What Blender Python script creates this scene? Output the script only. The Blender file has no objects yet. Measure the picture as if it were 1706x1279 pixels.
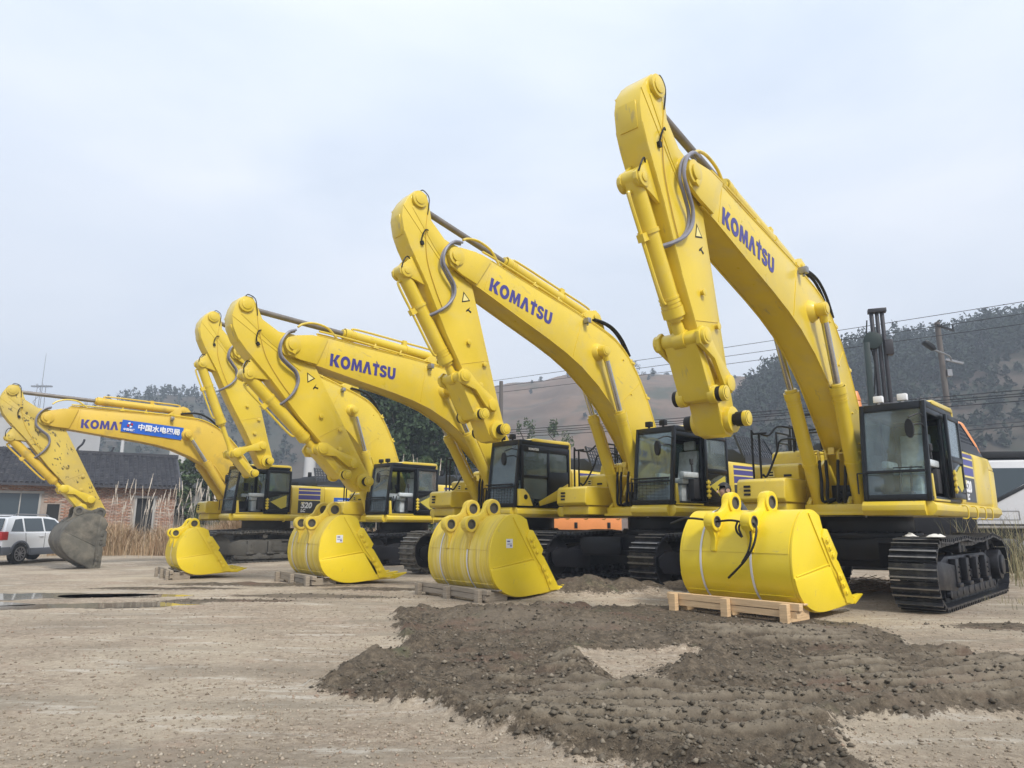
import bpy, bmesh, math, random
import numpy as np
from mathutils import Vector, Matrix
random.seed(7); np.random.seed(7)
R = math.radians
scene = bpy.context.scene
C = scene.collection
# ------------------------------------------------------------------ camera, world, sun, exposure
CAM_F, CAM_PITCH, CAM_ROLL, CAM_H = 1163.5, R(11.314), R(0.239), 1.239
cd = bpy.data.cameras.new('camera'); cam = bpy.data.objects.new('camera', cd); C.objects.link(cam)
cd.sensor_fit = 'HORIZONTAL'; cd.sensor_width = 36; cd.lens = 36 * CAM_F / 1706
cd.clip_start = .1; cd.clip_end = 6000
cam.matrix_world = Matrix.Translation((0, 0, CAM_H)) @ Matrix.Rotation(math.pi / 2 + CAM_PITCH, 4, 'X') @ Matrix.Rotation(CAM_ROLL, 4, 'Z')
scene.camera = cam
def at(px, py, Y):
    'point at depth Y seen in direction (px, py) of the photograph'
    x = px - 853; y = py - 639.5
    x, y = x * math.cos(CAM_ROLL) + y * math.sin(CAM_ROLL), -x * math.sin(CAM_ROLL) + y * math.cos(CAM_ROLL)
    dy = CAM_F * math.cos(CAM_PITCH) + y * math.sin(CAM_PITCH); dz = CAM_F * math.sin(CAM_PITCH) - y * math.cos(CAM_PITCH)
    t = Y / dy
    return Vector((x * t, Y, dz * t + CAM_H))
SUN_EL, SUN_ROT = R(46), R(148)
world = bpy.data.worlds.new('World'); scene.world = world; world.use_nodes = True
wn = world.node_tree; wn.nodes.clear(); L = wn.links.new
def wnode(t, **k):
    n = wn.nodes.new(t)
    for a, b in k.items(): setattr(n, a, b)
    return n
wo = wnode('ShaderNodeOutputWorld'); bg = wnode('ShaderNodeBackground'); bg.inputs['Strength'].default_value = .1
sky = wnode('ShaderNodeTexSky', sky_type='NISHITA', sun_disc=False, sun_elevation=SUN_EL, sun_rotation=SUN_ROT)
tc = wnode('ShaderNodeTexCoord'); mp = wnode('ShaderNodeMapping'); mp.inputs['Scale'].default_value = (1, 1, 2.6)
L(tc.outputs['Generated'], mp.inputs['Vector'])
n1 = wnode('ShaderNodeTexNoise'); n1.inputs['Scale'].default_value = 1.7; n1.inputs['Detail'].default_value = 5; n1.inputs['Roughness'].default_value = .48
n1.inputs['Distortion'].default_value = .3
L(mp.outputs[0], n1.inputs['Vector'])
cr = wnode('ShaderNodeValToRGB'); e = cr.color_ramp.elements
e[0].position = .33; e[0].color = (.60, .68, .80, 1); e[1].position = .66; e[1].color = (.80, .845, .925, 1)
m_ = cr.color_ramp.elements.new(.5); m_.color = (.71, .775, .88, 1)
L(n1.outputs['Fac'], cr.inputs[0])
sx = wnode('ShaderNodeSeparateXYZ'); L(tc.outputs['Generated'], sx.inputs[0])
gr = wnode('ShaderNodeMapRange'); gr.inputs['From Min'].default_value = .0; gr.inputs['From Max'].default_value = 1
gr.inputs['To Min'].default_value = 8.6; gr.inputs['To Max'].default_value = 13.5
L(sx.outputs['Z'], gr.inputs['Value'])
vm = wnode('ShaderNodeVectorMath', operation='SCALE'); L(cr.outputs[0], vm.inputs[0]); L(gr.outputs[0], vm.inputs['Scale'])
mx = wnode('ShaderNodeMix', data_type='RGBA'); mx.inputs[0].default_value = .93
L(sky.outputs[0], mx.inputs[6]); L(vm.outputs[0], mx.inputs[7]); L(mx.outputs[2], bg.inputs['Color']); L(bg.outputs[0], wo.inputs[0])
sd = bpy.data.lights.new('sun', 'SUN'); sun = bpy.data.objects.new('sun', sd); C.objects.link(sun)
sd.energy = 2.9; sd.angle = R(12); sd.color = (1, .965, .91)
# sky sun_rotation is measured from +Y towards +X
sdir = Vector((math.sin(SUN_ROT) * math.cos(SUN_EL), math.cos(SUN_ROT) * math.cos(SUN_EL), math.sin(SUN_EL)))
sun.rotation_euler = (-sdir).to_track_quat('-Z', 'Y').to_euler(); sun.location = (0, -10, 30)
vs = scene.view_settings; vs.view_transform = 'Standard'; vs.look = 'None'; vs.gamma = 1; vs.use_curve_mapping = False; vs.exposure = 0.29
scene.cycles.use_denoising = True
scene.cycles.max_bounces = 8; scene.cycles.transparent_max_bounces = 16; scene.cycles.volume_bounces = 0
# ------------------------------------------------------------------ helpers
class MB:
    def __init__(s): s.V = []; s.F = []; s.M = []; s.cur = 0; s.T = None
    def add(s, vs_, fs):
        b = len(s.V)
        for v in vs_:
            v = Vector(v)
            if s.T is not None: v = s.T @ v
            s.V.append(v)
        for f in fs: s.F.append([i + b for i in f]); s.M.append(s.cur)
        return s
    def box(s, x0, x1, y0, y1, z0, z1):
        return s.add([(x0, y0, z0), (x1, y0, z0), (x1, y1, z0), (x0, y1, z0), (x0, y0, z1), (x1, y0, z1), (x1, y1, z1), (x0, y1, z1)],
                     [(0, 3, 2, 1), (4, 5, 6, 7), (0, 1, 5, 4), (1, 2, 6, 5), (2, 3, 7, 6), (3, 0, 4, 7)])
    def prism(s, poly, a, b, axis='y', polyb=None):
        n = len(poly)
        def P(p, t): return (p[0], t, p[1]) if axis == 'y' else ((t, p[0], p[1]) if axis == 'x' else (p[0], p[1], t))
        vs_ = [P(p, a) for p in poly] + [P(p, b) for p in (polyb or poly)]
        fs = [list(range(n)), list(range(2 * n - 1, n - 1, -1))] + [(i, (i + 1) % n, n + (i + 1) % n, n + i) for i in range(n)]
        return s.add(vs_, fs)
    def cyl(s, p0, p1, r0, r1=None, n=16, caps=True):
        p0 = Vector(p0); p1 = Vector(p1); r1 = r0 if r1 is None else r1
        d = (p1 - p0).normalized(); a = d.orthogonal().normalized(); b = d.cross(a)
        vs_ = []
        for p, r in ((p0, r0), (p1, r1)):
            for k in range(n):
                t = 2 * math.pi * k / n; vs_.append(p + (a * math.cos(t) + b * math.sin(t)) * r)
        fs = [(k, (k + 1) % n, n + (k + 1) % n, n + k) for k in range(n)]
        if caps: fs += [list(range(n - 1, -1, -1)), list(range(n, 2 * n))]
        return s.add(vs_, fs)
    def ring(s, c, axis, ro, ri, h, n=20):
        c = Vector(c); d = Vector(axis).normalized(); a = d.orthogonal().normalized(); b = d.cross(a); vs_ = []
        for z, r in ((-h / 2, ri), (-h / 2, ro), (h / 2, ro), (h / 2, ri)):
            for k in range(n):
                t = 2 * math.pi * k / n; vs_.append(c + d * z + (a * math.cos(t) + b * math.sin(t)) * r)
        fs = []
        for q in range(4):
            for k in range(n):
                fs.append((q * n + k, q * n + (k + 1) % n, ((q + 1) % 4) * n + (k + 1) % n, ((q + 1) % 4) * n + k))
        return s.add(vs_, fs)
    def tube(s, pts, r, n=8):
        pts = [Vector(p) for p in pts]; N = len(pts); vs_ = []; fs = []
        d = (pts[1] - pts[0]).normalized(); a = d.orthogonal().normalized()
        for i, p in enumerate(pts):
            t = (pts[min(i + 1, N - 1)] - pts[max(i - 1, 0)]).normalized()
            a = (a - t * a.dot(t)).normalized(); b = t.cross(a)
            for k in range(n):
                w = 2 * math.pi * k / n; vs_.append(p + (a * math.cos(w) + b * math.sin(w)) * r)
        for i in range(N - 1):
            for k in range(n): fs.append((i * n + k, i * n + (k + 1) % n, (i + 1) * n + (k + 1) % n, (i + 1) * n + k))
        fs += [list(range(n - 1, -1, -1)), list(range((N - 1) * n, N * n))]
        return s.add(vs_, fs)
    def bar(s, p0, p1, w, h, up=(0, 0, 1)):
        p0 = Vector(p0); p1 = Vector(p1); d = (p1 - p0).normalized(); u = Vector(up); sd_ = d.cross(u)
        if sd_.length < 1e-4: sd_ = d.orthogonal()
        sd_.normalize(); u = sd_.cross(d); vs_ = []
        for p in (p0, p1):
            for a, b in ((-1, -1), (1, -1), (1, 1), (-1, 1)): vs_.append(p + sd_ * a * w / 2 + u * b * h / 2)
        return s.add(vs_, [(3, 2, 1, 0), (4, 5, 6, 7), (0, 1, 5, 4), (1, 2, 6, 5), (2, 3, 7, 6), (3, 0, 4, 7)])
    def mesh(s, name, mats, bevel=0, smooth=32, seg=2):
        me = bpy.data.meshes.new(name); me.from_pydata([tuple(v) for v in s.V], [], s.F)
        for m in (mats if isinstance(mats, (list, tuple)) else [mats]): me.materials.append(m)
        if any(s.M): me.polygons.foreach_set('material_index', s.M)
        bm = bmesh.new(); bm.from_mesh(me); bmesh.ops.recalc_face_normals(bm, faces=bm.faces)
        if bevel:
            eds = [e_ for e_ in bm.edges if len(e_.link_faces) == 2 and e_.calc_face_angle(0) > R(35)]
            try: bmesh.ops.bevel(bm, geom=eds, offset=bevel, segments=seg, profile=.5, affect='EDGES', clamp_overlap=True)
            except Exception: pass
        bm.to_mesh(me); bm.free()
        if smooth:
            me.shade_smooth()
            try: me.set_sharp_from_angle(angle=R(smooth))
            except Exception: pass
        return me
def link(name, me, parent=None, loc=None, rot=None):
    o = bpy.data.objects.new(name, me); C.objects.link(o)
    if parent is not None: o.parent = parent
    if loc is not None: o.location = loc
    if rot is not None: o.rotation_euler = rot
    return o
def empty(name, label, cat, loc=(0, 0, 0), rz=0, group=None):
    o = bpy.data.objects.new(name, None); C.objects.link(o); o.empty_display_size = .3
    o.location = loc; o.rotation_euler = (0, 0, rz); o['label'] = label; o['category'] = cat
    if group: o['group'] = group
    return o
def tag(o, label=None, cat=None, group=None, kind=None):
    for k, v in (('label', label), ('category', cat), ('group', group), ('kind', kind)):
        if v: o[k] = v
    return o
def smoothpts(pts, k=6):
    P = [Vector(p) for p in pts]; P = [P[0] * 2 - P[1]] + P + [P[-1] * 2 - P[-2]]; out = []
    for i in range(1, len(P) - 2):
        for j in range(k):
            t = j / k; a, b, c, d = P[i - 1:i + 3]
            out.append(.5 * ((2 * b) + (c - a) * t + (2 * a - 5 * b + 4 * c - d) * t * t + (3 * b - a - 3 * c + d) * t ** 3))
    out.append(P[-2]); return out
def npmesh(name, V, F, mats, fm=None, smooth=False):
    V = np.asarray(V, np.float32); F = np.asarray(F, np.int32); k = F.shape[1]
    me = bpy.data.meshes.new(name); me.vertices.add(len(V)); me.vertices.foreach_set('co', V.ravel())
    me.loops.add(F.size); me.loops.foreach_set('vertex_index', F.ravel())
    me.polygons.add(len(F)); me.polygons.foreach_set('loop_start', np.arange(len(F), dtype=np.int32) * k)
    for m in (mats if isinstance(mats, (list, tuple)) else [mats]): me.materials.append(m)
    if fm is not None: me.polygons.foreach_set('material_index', np.asarray(fm, np.int32))
    if smooth: me.polygons.foreach_set('use_smooth', np.ones(len(F), bool))
    me.update(calc_edges=True); me.validate(); return me
# value noise
_rt = np.random.RandomState(3).rand(512 * 512).astype(np.float32)
def vnoise(x, y, seed=0):
    xi = np.floor(x).astype(np.int64); yi = np.floor(y).astype(np.int64); fx = x - xi; fy = y - yi
    fx = fx * fx * (3 - 2 * fx); fy = fy * fy * (3 - 2 * fy)
    def h(a, b): return _rt[((a * 73856093) ^ (b * 19349663) ^ (seed * 83492791)) % 262144]
    return (h(xi, yi) * (1 - fx) + h(xi + 1, yi) * fx) * (1 - fy) + (h(xi, yi + 1) * (1 - fx) + h(xi + 1, yi + 1) * fx) * fy
def fbm(x, y, o=4, seed=0):
    s = 0; a = 1; t = 0
    for i in range(o): s = s + a * vnoise(x * 2 ** i, y * 2 ** i, seed + i); t += a; a *= .5
    return s / t
# ------------------------------------------------------------------ materials
def mat(name, col, rough=.5, metal=0, spec=.5, noise=0, nscale=6, bump=0, bscale=40, coat=0, coord='Object', stretch=(1, 1, 1), rnoise=0):
    m = bpy.data.materials.new(name); m.use_nodes = True; nt = m.node_tree; b = nt.nodes['Principled BSDF']
    b.inputs['Base Color'].default_value = (*col, 1); b.inputs['Roughness'].default_value = rough; b.inputs['Metallic'].default_value = metal
    b.inputs['Specular IOR Level'].default_value = spec; b.inputs['Coat Weight'].default_value = coat; b.inputs['Coat Roughness'].default_value = .15
    t = nt.nodes.new('ShaderNodeTexCoord'); mp_ = nt.nodes.new('ShaderNodeMapping'); mp_.inputs['Scale'].default_value = stretch
    nt.links.new(t.outputs[coord], mp_.inputs[0])
    if noise or rnoise:
        n = nt.nodes.new('ShaderNodeTexNoise'); n.inputs['Scale'].default_value = nscale; n.inputs['Detail'].default_value = 6; n.inputs['Roughness'].default_value = .62
        nt.links.new(mp_.outputs[0], n.inputs['Vector'])
        if noise:
            mr = nt.nodes.new('ShaderNodeMapRange'); mr.inputs['From Min'].default_value = .25; mr.inputs['From Max'].default_value = .75
            mr.inputs['To Min'].default_value = 1 - noise; mr.inputs['To Max'].default_value = 1 + noise
            nt.links.new(n.outputs['Fac'], mr.inputs[0])
            v = nt.nodes.new('ShaderNodeVectorMath'); v.operation = 'SCALE'; v.inputs[0].default_value = col
            nt.links.new(mr.outputs[0], v.inputs['Scale']); nt.links.new(v.outputs[0], b.inputs['Base Color'])
        if rnoise:
            mr = nt.nodes.new('ShaderNodeMapRange'); mr.inputs['From Min'].default_value = .3; mr.inputs['From Max'].default_value = .7
            mr.inputs['To Min'].default_value = rough - rnoise; mr.inputs['To Max'].default_value = rough + rnoise
            nt.links.new(n.outputs['Fac'], mr.inputs[0]); nt.links.new(mr.outputs[0], b.inputs['Roughness'])
    if bump:
        n2 = nt.nodes.new('ShaderNodeTexNoise'); n2.inputs['Scale'].default_value = bscale; n2.inputs['Detail'].default_value = 5
        nt.links.new(mp_.outputs[0], n2.inputs['Vector'])
        bp = nt.nodes.new('ShaderNodeBump'); bp.inputs['Strength'].default_value = bump; bp.inputs['Distance'].default_value = .01
        nt.links.new(n2.outputs['Fac'], bp.inputs['Height']); nt.links.new(bp.outputs[0], b.inputs['Normal'])
    return m
def stain(m, col, scale, lo, hi, stretch=(1, 1, 1), amount=1, rough=None, detail=8, coord='Object', axis_fade=None):
    'overlay blotches of another colour on the base colour'
    nt = m.node_tree; b = nt.nodes['Principled BSDF']; t = nt.nodes.new('ShaderNodeTexCoord'); mp_ = nt.nodes.new('ShaderNodeMapping')
    mp_.inputs['Scale'].default_value = stretch; mp_.inputs['Location'].default_value = (3.1, 1.7, .4); nt.links.new(t.outputs[coord], mp_.inputs[0])
    n = nt.nodes.new('ShaderNodeTexNoise'); n.inputs['Scale'].default_value = scale; n.inputs['Detail'].default_value = detail; n.inputs['Roughness'].default_value = .6
    nt.links.new(mp_.outputs[0], n.inputs['Vector'])
    mr = nt.nodes.new('ShaderNodeMapRange'); mr.inputs['From Min'].default_value = lo; mr.inputs['From Max'].default_value = hi; mr.inputs['To Max'].default_value = amount
    nt.links.new(n.outputs['Fac'], mr.inputs[0])
    fac = mr.outputs[0]
    if axis_fade:
        ax, a0, a1 = axis_fade; s = nt.nodes.new('ShaderNodeSeparateXYZ'); nt.links.new(t.outputs[coord], s.inputs[0])
        r2 = nt.nodes.new('ShaderNodeMapRange'); r2.inputs['From Min'].default_value = a0; r2.inputs['From Max'].default_value = a1
        nt.links.new(s.outputs[ax], r2.inputs[0]); mu = nt.nodes.new('ShaderNodeMath'); mu.operation = 'MULTIPLY'
        nt.links.new(fac, mu.inputs[0]); nt.links.new(r2.outputs[0], mu.inputs[1]); fac = mu.outputs[0]
    mix = nt.nodes.new('ShaderNodeMix'); mix.data_type = 'RGBA'
    nt.links.new(fac, mix.inputs[0]); bc = b.inputs['Base Color']
    if bc.is_linked: nt.links.new(bc.links[0].from_socket, mix.inputs[6])
    else: mix.inputs[6].default_value = bc.default_value
    mix.inputs[7].default_value = (*col, 1); nt.links.new(mix.outputs[2], bc)
    return m
YEL = (.66, .485, .035)
M = {}
M['yellow'] = mat('yellow_paint', YEL, .36, noise=.07, nscale=1.3, bump=.08, bscale=12, coat=.35, rnoise=.1)
stain(M['yellow'], (.50, .42, .2), 2.2, .54, .75, amount=.4); stain(M['yellow'], (.30, .24, .12), 9, .63, .70, stretch=(.25, 1, 1), amount=.55, detail=10); stain(M['yellow'], (.42, .34, .15), 1.1, .55, .7, stretch=(1, 1, .3), amount=.35)
M['bucket'] = mat('bucket_yellow_paint', (.77, .575, .02), .40, noise=.05, nscale=2, coat=.1, rnoise=.08)
stain(M['bucket'], (.45, .36, .14), 11, .64, .70, stretch=(1, .3, 1), amount=.4, detail=10)
M['bucket_chalk'] = mat('bucket_yellow_weathered', (.70, .52, .05), .55, noise=.06, nscale=2, rnoise=.1)
stain(M['bucket_chalk'], (.80, .68, .34), 3.2, .47, .68, stretch=(.5, 5, .25), amount=.8, axis_fade=('Z', 1.15, .5))
stain(M['bucket_chalk'], (.40, .28, .09), 2.7, .52, .68, stretch=(.5, 6, .35), amount=.6)
M['yellow_old'] = mat('yellow_paint_old', (.62, .42, .045), .5, noise=.08, nscale=1.5, rnoise=.1)
stain(M['yellow_old'], (.22, .17, .1), 1.7, .58, .72, amount=.5)
M['yellow_dirty'] = mat('yellow_paint_grease_marks', (.58, .43, .07), .5, noise=.08, nscale=1.5)
stain(M['yellow_dirty'], (.40, .32, .14), 1.4, .45, .7, amount=.6)
stain(M['yellow_dirty'], (.06, .05, .03), 5.5, .60, .63, stretch=(1.0, 1, 1.7), amount=.9, detail=7); stain(M['yellow_dirty'], (.10, .085, .05), 2.2, .5, .7, amount=.8, axis_fade=('X', 1.9, 3.2))
M['mud'] = mat('mud_coated_steel', (.105, .098, .08), .8, noise=.3, nscale=2.5, bump=.5, bscale=14)
stain(M['mud'], (.25, .22, .17), 1.8, .5, .7, amount=.6); stain(M['mud'], (.03, .028, .025), 2.6, .5, .66, amount=.6)
M['mud_dark'] = mat('mud_dark_steel', (.075, .07, .06), .75, noise=.35, nscale=3, bump=.5, bscale=14)
M['blacksteel'] = mat('black_track_steel', (.009, .009, .012), .42, spec=.35, metal=.0, noise=.25, nscale=5, rnoise=.12, bump=.15, bscale=25)
M['shoe'] = mat('track_shoe_steel', (.020, .021, .026), .36, metal=.35, noise=.3, nscale=4, rnoise=.12, bump=.2, bscale=30)
stain(M['shoe'], (.20, .19, .16), 4, .55, .75, amount=.35)
M['shoe_worn'] = mat('track_shoe_worn', (.10, .095, .085), .5, metal=.25, noise=.35, nscale=4, bump=.3, bscale=30)
stain(M['shoe_worn'], (.33, .30, .25), 4, .5, .7, amount=.6)
M['ribworn'] = mat('worn_grouser_edge', (.20, .195, .19), .35, metal=.6, noise=.4, nscale=9)
M['black'] = mat('black_satin', (.007, .008, .010), .45, spec=.35, noise=.15, nscale=3)
M['rubber'] = mat('black_rubber', (.009, .009, .009), .55, spec=.35)
M['cabblack'] = mat('cab_black_paint', (.006, .008, .011), .32, noise=.1, nscale=3, spec=.35)
M['hood'] = mat('dark_grey_hood', (.028, .033, .042), .5, noise=.12, nscale=3)
M['interior'] = mat('cab_interior', (.03, .03, .034), .7, noise=.2, nscale=5)
M['plastic'] = mat('seat_plastic_wrap', (.52, .56, .58), .25, noise=.25, nscale=9, bump=.8, bscale=16)
M['chrome'] = mat('chrome_rod', (.55, .55, .56), .16, metal=1, noise=.1, nscale=10)
M['rodgrey'] = mat('grease_wrapped_rod', (.19, .17, .15), .45, metal=.4, noise=.2, nscale=5)
M['blue'] = mat('purple_blue_lettering', (.05, .045, .23), .4)
M['stripe'] = mat('purple_blue_stripe', (.07, .07, .27), .4)
M['panelgrey'] = mat('dark_decal_panel', (.04, .045, .055), .4)
M['white'] = mat('white_print', (.75, .76, .78), .45)
M['paleyellow'] = mat('pale_yellow_print', (.75, .65, .25), .45)
M['red'] = mat('red_plastic', (.45, .02, .02), .3)
M['steel'] = mat('grey_steel', (.30, .30, .31), .35, metal=.7, noise=.15, nscale=6)
M['hose'] = mat('grey_hydraulic_hose', (.20, .20, .24), .4, noise=.2, nscale=12)
M['wood'] = mat('pallet_pine', (.62, .43, .24), .7, noise=.2, nscale=3, stretch=(1, 1, 14), bump=.3, bscale=20)
stain(M['wood'], (.36, .22, .11), 5, .56, .72, stretch=(1, .35, 9), amount=.7)
M['wood_grey'] = mat('weathered_pallet_pine', (.30, .25, .19), .8, noise=.25, nscale=3, stretch=(1, 1, 14), bump=.3, bscale=20)
stain(M['wood_grey'], (.13, .10, .07), 5, .5, .72, stretch=(1, .35, 9), amount=.7)
M['strap'] = mat('white_strap', (.66, .65, .66), .4)
M['banner'] = mat('blue_banner_cloth', (.005, .10, .50), .55, noise=.08, nscale=3)
M['concrete'] = mat('concrete', (.36, .35, .33), .85, noise=.15, nscale=3, bump=.3, bscale=30)
M['carwhite'] = mat('car_white_paint', (.72, .74, .77), .2, coat=.6)
M['carglass'] = mat('car_tinted_glass', (.03, .045, .055), .06, spec=.8)
M['cladding'] = mat('grey_plastic_cladding', (.11, .12, .14), .55)
M['orange'] = mat('orange_machine_paint', (.72, .27, .09), .45, noise=.1, nscale=2)
M['truckwhite'] = mat('truck_white_paint', (.55, .56, .58), .4, noise=.06, nscale=2)
M['limewash'] = mat('limewashed_wall', (.62, .61, .58), .85, noise=.15, nscale=1.5)
stain(M['limewash'], (.2, .2, .19), 1.2, .55, .75, amount=.7)
M['mortar'] = mat('mortar', (.30, .25, .21), .9, noise=.2, nscale=6)
M['tile'] = mat('dark_clay_roof_tile', (.035, .035, .042), .6, noise=.45, nscale=2.5)
M['darkroom'] = mat('dark_room', (.015, .016, .016), .9)
M['wire'] = mat('black_cable', (.02, .02, .022), .6)
def glass(name, tint=(.72, .82, .82), gloss=.07):
    m = bpy.data.materials.new(name); m.use_nodes = True; nt = m.node_tree; nt.nodes.clear()
    o = nt.nodes.new('ShaderNodeOutputMaterial'); tr = nt.nodes.new('ShaderNodeBsdfTransparent'); tr.inputs[0].default_value = (*tint, 1)
    g = nt.nodes.new('ShaderNodeBsdfGlossy'); g.inputs['Roughness'].default_value = .03; g.inputs[0].default_value = (.9, .95, 1, 1)
    lw = nt.nodes.new('ShaderNodeFresnel'); lw.inputs['IOR'].default_value = 1.5
    mr = nt.nodes.new('ShaderNodeMapRange'); mr.inputs['From Max'].default_value = .8; mr.inputs['To Max'].default_value = 1
    nt.links.new(lw.outputs[0], mr.inputs[0]); mxx = nt.nodes.new('ShaderNodeMixShader')
    nt.links.new(mr.outputs[0], mxx.inputs[0]); nt.links.new(tr.outputs[0], mxx.inputs[1]); nt.links.new(g.outputs[0], mxx.inputs[2])
    df = nt.nodes.new('ShaderNodeBsdfDiffuse'); df.inputs[0].default_value = (.50, .58, .60, 1); m2 = nt.nodes.new('ShaderNodeMixShader')
    tcg = nt.nodes.new('ShaderNodeTexCoord'); ng = nt.nodes.new('ShaderNodeTexNoise'); ng.inputs['Scale'].default_value = 2.5; nt.links.new(tcg.outputs['Object'], ng.inputs['Vector'])
    mg = nt.nodes.new('ShaderNodeMapRange'); mg.inputs['From Min'].default_value = .3; mg.inputs['From Max'].default_value = .7; mg.inputs['To Min'].default_value = .06; mg.inputs['To Max'].default_value = .20; nt.links.new(ng.outputs['Fac'], mg.inputs[0])
    nt.links.new(mg.outputs[0], m2.inputs[0]); nt.links.new(mxx.outputs[0], m2.inputs[1]); nt.links.new(df.outputs[0], m2.inputs[2]); nt.links.new(m2.outputs[0], o.inputs[0])
    return m
M['glass'] = glass('cab_glass')
def varied(name, cols, rough=.8, rand='Random Per Island'):
    m = bpy.data.materials.new(name); m.use_nodes = True; nt = m.node_tree; b = nt.nodes['Principled BSDF']; b.inputs['Roughness'].default_value = rough
    b.inputs['Specular IOR Level'].default_value = .25
    g = nt.nodes.new('ShaderNodeNewGeometry'); r = nt.nodes.new('ShaderNodeValToRGB'); el = r.color_ramp.elements
    while len(el) < len(cols): el.new(.5)
    for i, c in enumerate(cols): el[i].position = i / (len(cols) - 1); el[i].color = (*c, 1)
    nt.links.new(g.outputs[rand], r.inputs[0]); nt.links.new(r.outputs[0], b.inputs['Base Color']); return m
M['brick'] = varied('old_clay_brick', [(.34, .17, .11), (.42, .25, .17), (.28, .16, .12), (.45, .33, .26), (.36, .19, .12), (.50, .40, .33)])
M['leaf_dark'] = varied('dark_evergreen_leaves', [(.018, .032, .014), (.03, .055, .022), (.045, .07, .03), (.024, .045, .02)])
M['leaf_far'] = varied('hill_tree_leaves', [(.014, .026, .02), (.024, .038, .026), (.038, .052, .034), (.018, .03, .022)])
M['leaf_mid'] = varied('green_bamboo_leaves', [(.04, .07, .025), (.06, .10, .035), (.09, .12, .05), (.05, .08, .03)])
M['drygrass'] = varied('dry_straw_grass', [(.36, .24, .14), (.46, .33, .20), (.56, .43, .28), (.28, .18, .10), (.42, .27, .16), (.20, .17, .08)])
M['plume'] = varied('pale_grass_plumes', [(.50, .44, .36), (.62, .56, .48), (.42, .34, .25)])
M['reed'] = varied('olive_reeds', [(.20, .17, .09), (.30, .25, .14), (.16, .17, .08), (.36, .30, .19)])
M['bark'] = mat('bark', (.07, .055, .045), .9, noise=.3, nscale=5)
M['twig'] = mat('bare_twigs', (.12, .10, .09), .9)
M['stone'] = varied('light_gravel_stone', [(.24, .19, .135), (.29, .24, .175), (.16, .125, .09), (.38, .33, .26), (.27, .19, .135)])
M['clod'] = varied('dark_soil_clod', [(.07, .058, .042), (.13, .108, .08), (.05, .042, .03), (.22, .185, .14)])
# ------------------------------------------------------------------ ground
SOIL = [(-1.65, 5.82), (-1.59, 6.32), (-1.5, 6.8), (-1.22, 7.11), (-.93, 7.45), (-1.23, 7.88), (-1.58, 8.74), (-1.76, 9.4), (-1.55, 10.1), (-1.0, 10.6), (-.2, 10.7),
        (.6, 10.9), (1.6, 11.3), (2.6, 11.2), (3.4, 10.6), (4.6, 9.4), (4.55, 8.6), (4.3, 7.6), (4.6, 6.9), (5.4, 6.7), (7.2, 6.4), (7.2, 5.2), (4.2, 4.95), (3.2, 4.9), (2.4, 4.75), (2.0, 4.45), (1.9, 3.9), (1.6, 3.3),
        (.9, 3.4), (.34, 3.94), (.1, 4.1), (-.18, 4.38), (-.5, 4.75), (-.85, 5.03), (-1.25, 5.35)]
ISL = [(.73, 7.05), (1.2, 7.2), (1.74, 7.27), (1.35, 6.3), (.96, 5.75), (.85, 6.3)]
def sdist(x, y, poly):
    'signed distance, positive inside'
    d = np.full(x.shape, 1e9); ins = np.zeros(x.shape, bool); n = len(poly)
    for i in range(n):
        ax, ay = poly[i]; bx, by = poly[(i + 1) % n]; ex, ey = bx - ax, by - ay
        t = np.clip(((x - ax) * ex + (y - ay) * ey) / (ex * ex + ey * ey), 0, 1)
        d = np.minimum(d, np.hypot(x - ax - t * ex, y - ay - t * ey))
        c = ((ay > y) != (by > y)) & (x < (bx - ax) * (y - ay) / (by - ay + 1e-12) + ax); ins ^= c
    return np.where(ins, d, -d)
PUD = [(-8.6, 12.4, 1.9, .50, .1), (-6.6, 12.5, 1.0, .30, .05), (-6.2, 11.1, 1.5, .34, .25), (-9.2, 11.2, 1.5, .34, 0)]
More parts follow.
